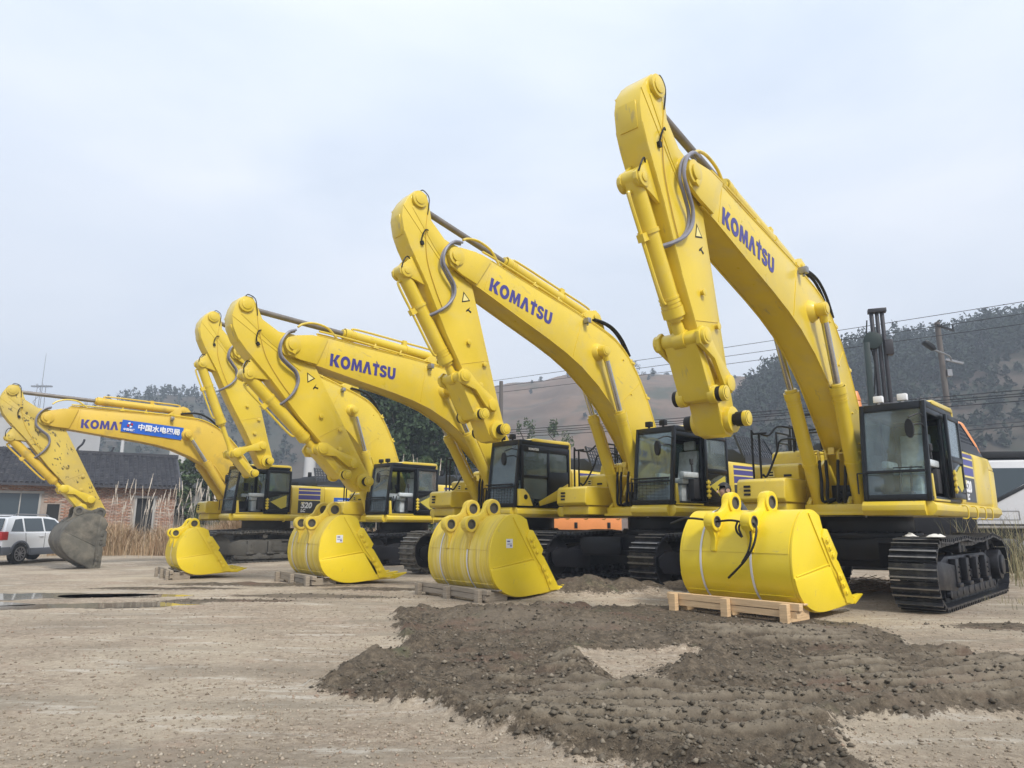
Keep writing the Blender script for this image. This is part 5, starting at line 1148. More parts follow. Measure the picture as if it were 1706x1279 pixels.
# ------------------------------------------------------------------ person standing behind the nearest bucket
def person():
    base = at(1228, 838, 11.9); bx, by = base.x, base.y
    r = empty('person', 'person in a dark grey jacket stooping behind the nearest bucket', 'person', (bx, by, 0), 0)
    me = bpy.data.meshes.new('body')
    J = {'pel': (.10, 0, .92), 'wst': (.06, 0, 1.08), 'che': (-.04, -.02, 1.32), 'nec': (-.16, -.03, 1.50), 'hd0': (-.22, -.04, 1.58), 'hd1': (-.25, -.05, 1.68),
         'sL': (-.10, -.20, 1.44), 'eL': (-.28, -.26, 1.22), 'wL': (-.46, -.16, 1.16), 'sR': (-.06, .18, 1.42), 'eR': (-.26, .24, 1.20), 'wR': (-.45, .16, 1.15),
         'hL': (.10, -.10, .88), 'kL': (.02, -.12, .48), 'aL': (.08, -.12, .09), 'tL': (-.10, -.13, .04), 'hR': (.10, .10, .88), 'kR': (.04, .12, .48), 'aR': (.12, .12, .09), 'tR': (-.06, .13, .04)}
    E_ = [('pel', 'wst'), ('wst', 'che'), ('che', 'nec'), ('nec', 'hd0'), ('hd0', 'hd1'), ('che', 'sL'), ('sL', 'eL'), ('eL', 'wL'), ('che', 'sR'), ('sR', 'eR'), ('eR', 'wR'), ('pel', 'hL'), ('hL', 'kL'), ('kL', 'aL'), ('aL', 'tL'), ('pel', 'hR'), ('hR', 'kR'), ('kR', 'aR'), ('aR', 'tR')]
    rad = {'pel': .15, 'wst': .15, 'che': .17, 'nec': .065, 'hd0': .085, 'hd1': .092, 'sL': .085, 'eL': .055, 'wL': .038, 'sR': .085, 'eR': .055, 'wR': .038, 'hL': .10, 'kL': .07, 'aL': .045, 'tL': .04, 'hR': .10, 'kR': .07, 'aR': .045, 'tR': .04}
    ks = list(J); me.from_pydata([J[k] for k in ks], [(ks.index(a), ks.index(b)) for a, b in E_], []); o = bpy.data.objects.new('body', me); C.objects.link(o)
    md = o.modifiers.new('skin', 'SKIN')
    for k, sv in zip(ks, me.skin_vertices[0].data): sv.radius = (rad[k], rad[k] * (1.25 if k in ('che', 'wst', 'pel') else 1)); sv.use_root = (k == 'pel')
    o.modifiers.new('sub', 'SUBSURF').levels = 2; o.modifiers['sub'].render_levels = 2
    m = bpy.data.materials.new('person_cloth'); m.use_nodes = True; nt = m.node_tree; b = nt.nodes['Principled BSDF']; b.inputs['Roughness'].default_value = .85
    tc_ = nt.nodes.new('ShaderNodeTexCoord'); sp = nt.nodes.new('ShaderNodeSeparateXYZ'); nt.links.new(tc_.outputs['Object'], sp.inputs[0]); cr_ = nt.nodes.new('ShaderNodeValToRGB'); cr_.color_ramp.interpolation = 'CONSTANT'
    el = cr_.color_ramp.elements; el[0].color = (.02, .02, .022, 1); el[1].position = 1
    for p_, c_ in ((.09, (.025, .03, .045, 1)), (.52, (.085, .09, .10, 1)), (.855, (.42, .26, .19, 1))): q_ = el.new(p_); q_.color = c_
    el[len(el) - 1].color = (.42, .26, .19, 1)
    mr = nt.nodes.new('ShaderNodeMath'); mr.operation = 'DIVIDE'; mr.inputs[1].default_value = 1.8; nt.links.new(sp.outputs['Z'], mr.inputs[0]); nt.links.new(mr.outputs[0], cr_.inputs[0]); nt.links.new(cr_.outputs[0], b.inputs['Base Color'])
    dg = bpy.context.evaluated_depsgraph_get(); bpy.context.view_layer.update(); dg = bpy.context.evaluated_depsgraph_get(); me2 = bpy.data.meshes.new_from_object(o.evaluated_get(dg)); bpy.data.objects.remove(o)
    me2.materials.clear(); me2.materials.append(m); me2.shade_smooth(); link('body', me2, r)
    # hair cap, face details, fingers
    hb_ = bpy.data.meshes.new('hair'); bm = bmesh.new(); bmesh.ops.create_uvsphere(bm, u_segments=20, v_segments=12, radius=.108)
    for v in bm.verts:
        v.co = Vector((v.co.x * 1.0, v.co.y * .92, v.co.z * 1.08)); n_ = fbm(np.array([v.co.x * 30.]), np.array([v.co.z * 30. + v.co.y * 20]), 2, 3)[0]; v.co *= 1 + .06 * (n_ - .5)
    bmesh.ops.delete(bm, geom=[v for v in bm.verts if v.co.x < -.055 and v.co.z < .055 or v.co.z < -.07], context='VERTS'); bm.to_mesh(hb_); bm.free(); hb_.materials.append(mat('black_hair', (.012, .01, .01), .6)); hb_.shade_smooth(); link('hair', hb_, r, (-.235, -.045, 1.645))
    f = MB(); f.cyl((-.335, -.045, 1.64), (-.355, -.045, 1.60), .010, .018, 8); 
    for y in (-.145, .055): f.cyl((-.23, y, 1.63), (-.235, y * 1.06, 1.63), .03, n=10)
    f.cur = 1
    for y in (-.08, -.01): f.cyl((-.325, y, 1.655), (-.336, y, 1.655), .012, n=8)
    f.box(-.338, -.33, -.075, -.02, 1.575, 1.583); link('face_features', f.mesh('face', [mat('skin', (.42, .26, .19), .6), M['black']]), r)
    hnd = MB()
    for s, w in ((-1, Vector(J['wL'])), (1, Vector(J['wR']))):
        p = w + Vector((-.06, 0, -.01)); hnd.bar(w, p + Vector((-.03, 0, -.01)), .075, .03)
        for k in range(4): q = p + Vector((-.03, -.028 + k * .019, -.01)); hnd.tube([q, q + Vector((-.045 - .006 * (k in (1, 2)), 0, -.015)), q + Vector((-.07, 0, -.045))], .009, 6)
        hnd.tube([p + Vector((0, -s * .035, 0)), p + Vector((-.035, -s * .05, -.02)), p + Vector((-.05, -s * .03, -.04))], .010, 6)
    link('hand', hnd.mesh('hand', bpy.data.materials['skin'], bevel=0), r)
    r.rotation_euler = (0, 0, .25); r.scale = (1.10, 1.10, 1.10)
person()
# ------------------------------------------------------------------ white car
def car():
    r = empty('parked_car', 'white estate car with grey lower cladding, parked at the left edge', 'car', (-17.0, 25.1, -.13), R(85))
    b = MB(); Wd = .86
    lower = [(-2.05, .42), (-2.10, .62), (-2.07, .88), (-1.98, 1.02), (1.05, 1.00), (1.75, .90), (2.08, .74), (2.14, .52), (2.08, .34), (1.82, .30)]
    def arch(cx): return [(cx + .37 * math.cos(R(a)), .33 + .37 * math.sin(R(a))) for a in (0, 30, 60, 90, 120, 150, 180)]
    body = lower + arch(1.32) + arch(-1.30) + [(-1.75, .30)]
    b.prism(body, -Wd + .05, Wd - .05, polyb=None)
    for s in (-1, 1): b.prism(body, s * (Wd - .05), s * Wd, polyb=[(x * .985, z if z > .8 else z) for x, z in body])
    base = [(-2.0, 1.00), (1.05, .99), (.40, 1.48), (.10, 1.545), (-1.35, 1.56), (-1.72, 1.50)]
    # greenhouse with tumblehome: loft from y = +-.84 at the belt to +-.66 at the roof
    vs_ = []
    for s in (-1, 1):
        for x, z in base: t = (z - .99) / .57; vs_.append((x, s * (.84 - .20 * t), z))
    n = len(base); b.add(vs_, [tuple(range(n)), tuple(range(2 * n - 1, n - 1, -1))] + [(i, (i + 1) % n, n + (i + 1) % n, n + i) for i in range(n)])
    link('body', b.mesh('body', M['carwhite'], bevel=.035, seg=3), r)
    def side(poly, name, m, off=.006):
        for s in (-1, 1):
            g = MB(); vv = []
            for o_ in (off, off + .006):
                for x, z in poly: t = (z - .99) / .57; vv.append((x, s * (.84 - .20 * t + o_), z))
            k = len(poly); g.add(vv, [tuple(range(k)), tuple(range(2 * k - 1, k - 1, -1))] + [(i, (i + 1) % k, k + (i + 1) % k, k + i) for i in range(k)]); link(name, g.mesh(name, m, smooth=0), r)
    side([(-1.72, 1.06), (-1.18, 1.05), (-1.16, 1.47), (-1.45, 1.44)], 'side_window', M['carglass']); side([(-1.10, 1.05), (-.28, 1.05), (-.28, 1.49), (-1.08, 1.48)], 'side_window', M['carglass']); side([(-.20, 1.05), (.78, 1.05), (.32, 1.44), (-.20, 1.49)], 'side_window', M['carglass'])
    g = MB(); g.add([(-2.02, -.72, 1.08), (-2.02, .72, 1.08), (-1.77, .60, 1.47), (-1.77, -.60, 1.47), (-2.03, -.72, 1.085), (-2.03, .72, 1.085), (-1.785, .60, 1.475), (-1.785, -.60, 1.475)], [(0, 1, 2, 3), (7, 6, 5, 4), (0, 4, 5, 1), (1, 5, 6, 2), (2, 6, 7, 3), (3, 7, 4, 0)]); link('rear_window', g.mesh('rear_window', M['carglass'], smooth=0), r)
    c = MB()
    for s in (-1, 1):
        y = s * (Wd + .012)
        for cx in (1.32, -1.30):
            pts_o = [(cx + .43 * math.cos(R(a)), .33 + .43 * math.sin(R(a))) for a in range(-5, 190, 15)]; pts_i = [(cx + .36 * math.cos(R(a)), .33 + .36 * math.sin(R(a))) for a in range(-5, 190, 15)]
            c.prism(pts_o + list(reversed(pts_i)), y - .02, y + .02)
        c.box(-.86, .90, y - .018, y + .018, .27, .50); c.box(-2.08, -1.72, y - .018, y + .018, .30, .56)
    c.box(-2.16, -2.05, -.84, .84, .30, .60); c.box(2.10, 2.18, -.8, .8, .30, .5); link('cladding', c.mesh('cladding', M['cladding'], bevel=.01), r)
    for s in (-1, 1):
        t = MB(); t.box(-2.125, -1.86, s * .66 if s > 0 else -.872, .872 if s > 0 else -.66, .78, 1.05); link('tail_light', t.mesh('tail_light', M['red'], bevel=.02), r)
        q = MB(); q.tube([(-1.45, s * .62, 1.575), (-1.35, s * .62, 1.615), (.0, s * .62, 1.605), (.12, s * .62, 1.56)], .018, 6); link('roof_rail', q.mesh('roof_rail', M['steel']), r)
        for hx in (.38, -.52): h = MB(); h.tube([(hx, s * .868, .89), (hx + .04, s * .885, .89), (hx + .16, s * .885, .89), (hx + .20, s * .868, .89)], .012, 5); link('door_handle', h.mesh('door_handle', M['carwhite']), r)
        dl = MB(); dl.bar((-.24, s * .862, .50), (-.24, s * .862, 1.0), .008, .012, (1, 0, 0)); dl.bar((.86, s * .862, .50), (.95, s * .862, .98), .008, .012, (1, 0, 0)); dl.bar((-1.06, s * .862, .68), (-1.13, s * .862, 1.0), .008, .012, (1, 0, 0)); link('door_gap', dl.mesh('door_gap', M['black'], smooth=0), r)
    for x in (1.32, -1.30):
        for s in (-1, 1):
            w = MB(); w.cyl((0, -.10, 0), (0, .10, 0), .33, n=32); tyre = link('wheel', w.mesh('wheel', M['rubber'], bevel=.03, seg=3), r, (x, s * .78, .33))
            q = MB(); q.ring((0, s * .10, 0), (0, 1, 0), .235, .20, .03, 28); q.cyl((0, s * .08, 0), (0, s * .115, 0), .05, n=14)
            for k in range(10): a = 2 * math.pi * k / 10; q.bar((.04 * math.cos(a), s * .10, .04 * math.sin(a)), (.21 * math.cos(a + .1), s * .108, .21 * math.sin(a + .1)), .028, .02, (0, 1, 0))
            link('rim', q.mesh('rim', M['steel']), tyre); d = MB(); d.cyl((0, s * .101, 0), (0, s * .104, 0), .20, n=24); link('brake_disc', d.mesh('brake_disc', M['black']), tyre)
car()
_c = bpy.data.objects['parked_car']
_b = MB(); _b.box(-2.115, -2.09, -.26, .26, .66, .80); link('number_plate', _b.mesh('number_plate', M['stripe'], smooth=0), _c)
_b = MB(); _b.box(-1.62, -1.40, -.55, .55, 1.545, 1.575) ; link('roof_spoiler', _b.mesh('roof_spoiler', M['carwhite'], bevel=.01), _c)
# ------------------------------------------------------------------ brick house
def house():
    rz = R(31); r = empty('brick_house', 'long low brick house with a dark tiled roof behind the muddy bucket', 'house', (-18.05, 38.0, -.25), rz)
    Lh, Hh, Dp = 20.0, 3.35, 7.0
    ops = [(-7.95, -6.0, 1.75, 2.85, 'w'), (-1.9, -.95, .65, 2.72, 'd'), (-5.72, -5.2, .9, 2.35, 'h'), (-12.0, -10.4, 1.3, 2.6, 'w')]
    b = MB(); xs = sorted({-Lh, 0} | {o_[0] for o_ in ops} | {o_[1] for o_ in ops})
    for x0, x1 in zip(xs[:-1], xs[1:]):
        o_ = next((q for q in ops if q[0] <= x0 < q[1]), None)
        if o_: b.box(x0, x1, 0, .24, 0, o_[2]); b.box(x0, x1, 0, .24, o_[3], Hh)
        else: b.box(x0, x1, 0, .24, 0, Hh)
    b.box(-.24, 0, .24, Dp, 0, Hh); b.prism([(.0, Hh), (Dp, Hh), (Dp / 2, Hh + 1.75)], -.24, 0, 'x'); b.box(-Lh, 0, Dp - .24, Dp, 0, Hh)
    wall = link('wall', b.mesh('wall', M['mortar'], smooth=0), r)
    # brick courses in relief on the front and the gable
    rs = np.random.RandomState(2); boxes = []
    ch = .078; nrow = int(Hh / ch)
    for i in range(nrow):
        z0 = i * ch; x = -Lh + (.12 if i % 2 else 0)
        while x < -.02:
            x1 = min(x + .238, 0)
            if not any(q[0] - .02 < x1 and x < q[1] + .02 and q[2] - .03 < z0 + ch and z0 < q[3] + .03 for q in ops) and rs.rand() > .01:
                p = rs.uniform(.008, .022); boxes.append((x, x1 - .012, -p, .01, z0, z0 + ch - .012))
            x += .25
        y = .12 if i % 2 else 0
        while y < Dp: boxes.append((-.01, rs.uniform(.008, .02), y, min(y + .238, Dp), z0, z0 + ch - .012)); y += .25
    B_ = np.array(boxes); cor = np.array([(0, 2, 4), (1, 2, 4), (1, 3, 4), (0, 3, 4), (0, 2, 5), (1, 2, 5), (1, 3, 5), (0, 3, 5)]); V = B_[:, cor].reshape(-1, 3)
    fq = np.array([(0, 1, 5, 4), (1, 2, 6, 5), (4, 5, 6, 7), (3, 0, 4, 7), (0, 3, 2, 1)]); F = (fq[None] + (np.arange(len(B_)) * 8)[:, None, None]).reshape(-1, 4)
    tag(link('bricks', npmesh('bricks', V, F, M['brick']), wall), None, kind='stuff')
    # roof: boards, eaves and rows of curved tiles
    rr = MB(); ov = .55; rid = Hh + 1.85; y0 = -ov; zE = Hh - .02
    rr.prism([(y0, zE), (Dp / 2, rid), (Dp + ov, zE), (Dp + ov, zE - .1), (Dp / 2, rid - .12), (y0, zE - .12)], -Lh - .3, .25, 'x'); rr.box(-Lh - .3, .28, Dp / 2 - .12, Dp / 2 + .12, rid - .03, rid + .16)
    roof = link('roof', rr.mesh('roof', M['tile'], smooth=0), r)
    sl = Vector((0, Dp / 2 - y0, rid - zE)); SL = sl.length; sn = sl.normalized(); up_ = Vector((0, -sn.z, sn.y)); nc = 92; nr = 20; Vt, Ft = [], []
    for c_ in range(nc):
        xc = -Lh - .25 + c_ * .223
        for k in range(nr):
            a0 = k * SL / nr; a1 = a0 + SL / nr * 1.12; lift = rs.uniform(-.006, .010)
            bidx = len(Vt)
            for (aa, ll) in ((a0, .055 + lift), (a1, .025)):
                p = Vector((xc, y0, zE)) + sn * aa
                for q in range(5): w = math.pi * q / 4; Vt.append(tuple(p + Vector((-.085 * math.cos(w), 0, 0)) + up_ * (ll + .05 * math.sin(w))))
            for q in range(4): Ft.append((bidx + q, bidx + q + 1, bidx + 6 + q, bidx + 5 + q))
            Ft.append((bidx, bidx + 2, bidx + 4, bidx)) if False else None
            Vt += [tuple(Vector((xc - .085, y0, zE)) + sn * a0 + up_ * .0), tuple(Vector((xc + .085, y0, zE)) + sn * a0 + up_ * .0)]
            Ft.append((bidx, bidx + 10, bidx + 11, bidx + 4))
    tag(link('tiles', npmesh('tiles', Vt, Ft, M['tile2']), roof), None, kind='stuff')
    for x0, x1, z0, z1, kd in ops:
        if kd == 'h':
            q = MB(); q.box(x0, x1, .05, .2, z0, z1); link('shaded_hole', q.mesh('shaded_hole', M['darkroom'], smooth=0), r); continue  # near-black slab paints the shade inside the open hole in the wall
        q = MB(); t = .09
        q.box(x0 - .08, x1 + .08, -.05, .05, z1, z1 + .12); q.box(x0 - .06, x1 + .06, -.07, .05, z0 - .08, z0)
        q.box(x0, x0 + t, -.03, .05, z0, z1); q.box(x1 - t, x1, -.03, .05, z0, z1)
        if kd == 'w': q.box(x0 + .55 * (x1 - x0), x0 + .55 * (x1 - x0) + .05, .02, .06, z0, z1)
        fr_ = link('window' if kd == 'w' else 'doorway', q.mesh('frame', M['concrete'], bevel=.006), r)
        q = MB(); q.box(x0, x1, .16, .22, z0, z1); link('dark_interior', q.mesh('dark_interior', M['darkroom'], smooth=0), fr_)
        if kd == 'w': q = MB(); q.box(x0 + t, x1 - t, .06, .066, z0, z1); link('pane', q.mesh('pane', M['carglass'], smooth=0), fr_)
M['tile2'] = varied('curved_clay_tiles', [(.028, .028, .034), (.05, .05, .058), (.035, .035, .042), (.075, .072, .075), (.022, .022, .027)], .55)
house()
# stepped white firewall behind the right end of the house
def firewall():
    r = empty('white_gable_wall', 'white stepped gable wall with dark upturned copings at the right end of the tiled roof', 'wall', (-20.75, 46.5, .4), 0)
    b = MB(); steps = [(-1.95, 6.5), (-1.45, 5.9), (-.95, 5.25), (-.4, 4.6), (.15, 4.0)]
    for x, z in steps: b.box(x - .1, .50, -.18, .18, 0, z)
    b = MB()
    for i, (x, z) in enumerate(steps): x1 = steps[i + 1][0] if i < len(steps) - 1 else .55; b.box(x, x1, -.17, .17, 0, z)
    link('wall', b.mesh('wall', M['limewash'], smooth=0), r)
    for i, (x, z) in enumerate(steps):
        x1 = steps[i + 1][0] if i < len(steps) - 1 else .55; c_ = MB()
        P = smoothpts([(x - .32, 0, z + .34), (x - .2, 0, z + .14), (x, 0, z + .04), (x1 - .1, 0, z + .03), (x1 + .22, 0, z + .02)], 3)
        for p, q in zip(P[:-1], P[1:]): c_.bar(p, q + (q - p) * .1, .50, .07)
        link('coping', c_.mesh('coping', M['tile'], smooth=0), r)
firewall()
# curled roof finial showing over the ridge
fn = MB(); p = at(150, 762, 46); fn.tube(smoothpts([p + Vector((-.9, 0, -.5)), p + Vector((0, 0, 0)), p + Vector((.7, 0, .05)), p + Vector((1.3, 0, .35)), p + Vector((1.5, 0, .7))], 5), .06, 6); fn.tube(smoothpts([p + Vector((-.6, 0, -.1)), p + Vector((-.9, 0, .5)), p + Vector((-.6, 0, .9)), p + Vector((-.5, 0, 1.2))], 5), .07, 6); fn.cyl(p + Vector((0, 0, -4)), p + Vector((0, 0, 0)), .1, n=6)
tag(link('roof_finial', fn.mesh('roof_finial', M['tile'])), 'dark curled roof finial poking above the tiled ridge', 'finial')
# pale multi-storey building at the far left
def block():
    r = empty('white_building', 'pale multi-storey building with small windows at the far left edge', 'building', (-63.5, 82, -.5), R(-6)); b = MB(); b.box(-16, 7.2, 0, 12, 0, 14.2); b.box(-16, 4.0, .5, 12, 14.2, 15.6)
    link('wall', b.mesh('wall', mat('grey_render', (.47, .47, .47), .9, noise=.1, nscale=.4), smooth=0), r)
    c_ = MB(); c_.box(-16.3, 7.5, -.3, 12.3, 14.2, 14.35); link('cornice', c_.mesh('cornice', M['concrete'], smooth=0), r)
    for i in range(4):
        for j in range(7):
            x = -14 + j * 3.1; z = 1.8 + i * 3.3; w = MB(); w.box(x, x + 1.2, -.04, .02, z, z + 1.4); fr2 = link('window', w.mesh('window', M['black'], smooth=0), r)
            g = MB(); g.box(x + .56, x + .64, -.06, -.035, z, z + 1.4); g.box(x, x + 1.2, -.06, -.035, z + .9, z + .96); link('frame', g.mesh('frame', M['white'], smooth=0), fr2)
block()
# ------------------------------------------------------------------ poles, wires, mast
def upole(name, label, px, ptop, Y, r0, tilt=0, extra=None):
    t = at(px, ptop, Y); r = empty(name, label, 'pole', (t.x, Y, -.3)); b = MB(); H_ = t.z + .3; b.cyl((0, 0, 0), (tilt, 0, H_), r0 * 1.25, r0, 14); link('post', b.mesh('post', M['polewood'], smooth=60), r)
    if extra: extra(r, tilt, H_)
    return r, t
M['polewood'] = mat('weathered_concrete_pole', (.12, .108, .10), .85, noise=.25, nscale=3, stretch=(1, 1, .3))
def arms(r, tl, H_):
    b = MB(); b.bar((tl - .12, -.2, H_ - .18), (tl + .95, .35, H_ - .28), .08, .08); b.bar((tl - .1, 0, H_ - .1), (tl + .1, 0, H_ + .1), .14, .06); link('crossarm', b.mesh('crossarm', M['black']), r)
    for q in (.25, .9): b = MB(); b.cyl((tl + q, q * .35, H_ - .24), (tl + q, q * .35, H_ - .04), .04, n=8); link('insulator', b.mesh('insulator', M['black']), r)
    b = MB(); b.bar((tl + .2, 0, H_ - 1.75), (tl + .9, -.1, H_ - 1.95), .10, .10); b.box(tl + .08, tl + .30, -.2, .1, H_ - 2.55, H_ - 2.25); link('bracket', b.mesh('bracket', M['steel']), r)
P2, t2 = upole('utility_pole', 'leaning utility pole with crossarm rising behind the foremost cab', 1563, 537, 31, .115, -.05, arms)
P1, t1 = upole('utility_pole', 'utility pole whose top shows between the middle and second excavators', 835, 635, 43, .12)
P3p, _ = upole('white_pole', 'slim white pole with a thin crossarm standing behind the tiled roof', 206, 724, 60, .13); 
b = MB(); b.bar((-1.4, 0, at(206, 724, 60).z - .2), (1.4, 0, at(206, 724, 60).z - .35), .06, .06); o = link('crossarm', b.mesh('crossarm', M['steel']), P3p)
P4p, _ = upole('white_pole', 'thick white column standing behind the handrail of the oldest excavator', 519, 730, 40, .30)
for q in (P3p, P4p):
    for ch_ in q.children:
        if ch_.name.startswith('post'): ch_.data = ch_.data.copy(); ch_.data.materials[0] = mat('white_painted_pole', (.50, .50, .50), .7)
def lampo():
    p = at(1585, 600, 30.7); r = empty('street_lamp', 'street lamp head on a curved bracket left of the leaning pole', 'street lamp', p)
    q = at(1548, 577, 29.5) - p; b = MB(); b.tube(smoothpts([(0, 0, 0), (-.3, -.3, .15), (q.x + .2, q.y, q.z - .15)], 5), .035, 7); link('bracket', b.mesh('bracket', M['steel']), r)
    b = MB(); b.T = Matrix.Translation(q) @ Matrix.Rotation(R(38), 4, 'Y'); b.prism([(-.34, .03), (-.22, .14), (.12, .13), (.30, .02), (.22, -.05), (-.28, -.06)], -.14, .14); link('lamp_head', b.mesh('lamp_head', M['black'], bevel=.03), r)
lampo()
def wire(p, q, sag, r=.02, n=24, label=None, g=None):
    pts = []
    for k in range(n + 1):
        t = k / n; v = p.lerp(q, t); v = v - Vector((0, 0, sag * 4 * t * (1 - t))); pts.append(v)
    b = MB(); b.tube(pts, r, 5); o_ = link('power_line', b.mesh('power_line', M['wire'])); tag(o_, label, 'cable', g); return o_
for k, (ya, yb, yc, nm) in enumerate(((625, 514, 490, 'highest of the three thin wires crossing the sky to the right'), (636, 531, 510, 'middle one of the three thin wires crossing the sky to the right'), (646, 547, 527, 'lowest of the three thin sky wires, meeting the crossarm of the leaning pole'))):
    a = at(842, ya, 43); c_ = at(1706, yc, 27.2); d = c_ - a; wire(a - d * .5, a + d * 1.7, .35, .014, 30, nm, 'upper power wires')
for k, (ya, yc, nm) in enumerate(((712, 641, 'top cable of the dark bundle passing behind the foremost cab roof'), (716, 647, 'second cable of the dark bundle passing behind the foremost cab roof'), (719, 651, 'third cable of the dark bundle passing behind the foremost cab roof'), (724, 659, 'lowest separate cable under the bundle behind the foremost cab roof'))):
    a = at(850, ya, 43); c_ = at(1706, yc, 27.2); d = c_ - a; wire(a - d * .35, a + d * 1.5, .25, .02, 30, nm, 'lower cable bundle')
for (y0_, y1_, nm) in ((714, 697, 'thin cable low on the right above the white lorry'), (721, 704, 'thick cable low on the right just above the white lorry')):
    a = at(1300, y0_ + 14, 52); c_ = at(1706, y1_, 40); d = c_ - a; wire(a, a + d * 1.5, .2, .035 if y0_ > 715 else .02, 24, nm, 'low cables over the lorry')
def lattice():
    p = at(70, 640, 150); base = Vector((p.x, 150, 2)); H_ = p.z - 2; r = empty('lattice_mast', 'faint lattice antenna mast behind the tip of the old excavator boom', 'mast', base); b = MB(); w = .9
    for sx in (-1, 1):
        for sy in (-1, 1): b.cyl((sx * w, sy * w, 0), (sx * w * .6, sy * w * .6, H_), .09, .07, 5)
    n = 14
    for k in range(n):
        z0, z1 = H_ * k / n, H_ * (k + 1) / n; s = 1 if k % 2 else -1; b.cyl((s * w, -w, z0), (-s * w * .9, -w * .9, z1), .05, n=4)
    b.box(-2.2, 2.2, -.3, .3, H_ - .6, H_ - .3); b.cyl((0, 0, H_), (0, 0, H_ + 7), .08, .04, 5); link('frame', b.mesh('frame', M['steel'], smooth=0), r)
lattice()
# ------------------------------------------------------------------ drilling rig behind the foremost excavator
def rig():
    t = at(1460, 518, 20.5); x0, y0 = t.x, 20.5; r = empty('drilling_rig', 'orange drilling rig with a tall dark mast behind the foremost cab', 'drilling rig', (x0, y0, 0), R(-20)); H_ = t.z
    b = MB()
    for q, rr_ in ((-.15, .06), (.0, .055), (.14, .06)): b.cyl((q, 0, H_ - 4.2), (q, 0, H_), rr_, n=12)
    b.box(-.24, .26, -.12, .12, H_ - .06, H_ + .06); b.box(-.28, .28, -.16, .16, H_ - 3.0, H_ - 2.86); b.box(.12, .34, -.15, .15, H_ - 1.4, H_ - .95); link('mast', b.mesh('mast', mat('dark_mast_steel', (.035, .033, .038), .45, metal=.3, noise=.2), bevel=.006), r)
    b = MB(); b.bar((-.42, -.1, H_ - 5.5), (-.38, -.1, H_ - 1.0), .22, .16); b.cyl((-.20, -.2, H_ - .95), (-.20, .06, H_ - .95), .26, n=26); link('cable_guide', b.mesh('cable_guide', mat('dark_green_steel', (.006, .018, .016), .5), bevel=.01), r)
    b = MB(); b.tube(smoothpts([(.0, -.2, H_ - 2.9), (-.12, -.3, H_ - 3.6), (.05, -.28, H_ - 4.4), (-.05, -.2, H_ - 5)], 5), .03, 7); b.tube(smoothpts([(.2, -.2, H_ - 3.0), (.28, -.32, H_ - 3.7), (.1, -.28, H_ - 4.6)], 5), .03, 7); b.tube(smoothpts([(-.3, -.1, H_ - .3), (-.34, -.15, H_ - .8), (-.2, -.1, H_ - 1.6), (-.3, -.1, H_ - 2.6)], 5), .02, 6)
    b.cyl((.02, -.1, H_ - 5.5), (.02, -.1, H_ - 3.2), .1, n=10); b.box(-.2, .3, -.3, .1, H_ - 5.4, H_ - 4.2); link('hose', b.mesh('hose', M['rubber']), r)
    b = MB(); b.box(-1.05, -.55, -.25, .25, H_ - 4.0, H_ - 3.2); b.cyl((-.80, 0, H_ - 3.2), (-.80, 0, H_ - 2.75), .2, .14, 16); b.cyl((-.80, 0, H_ - 2.75), (-.80, 0, H_ - 2.45), .16, .08, 16); b.box(-1.1, -.9, -.2, .2, H_ - 3.1, H_ - 2.9); link('rotary_head', b.mesh('rotary_head', M['orange'], bevel=.02), r)
    b = MB(); b.bar((-.8, 0, 1.5), (-.80, 0, H_ - 4.0), .2, .2); link('arm', b.mesh('arm', M['black'], bevel=.01), r)
    b = MB(); b.prism([(-1.2, 2.2), (2.30, 2.2), (2.30, 3.0), (2.16, 3.5), (1.90, 4.12), (1.74, 4.2), (1.1, 4.0), (-1.2, 2.4)], -.1, 2.3); link('body', b.mesh('body', M['orange'], bevel=.05), r)
    b = MB(); b.box(-1.5, 2.8, -.5, .0, .0, .9); b.box(-1.5, 2.8, 2.0, 2.5, .0, .9); b.box(-1, 2, 0, 2, .5, 2.19); link('crawler_track', b.mesh('crawler_track', M['blacksteel'], bevel=.15), r)
rig()
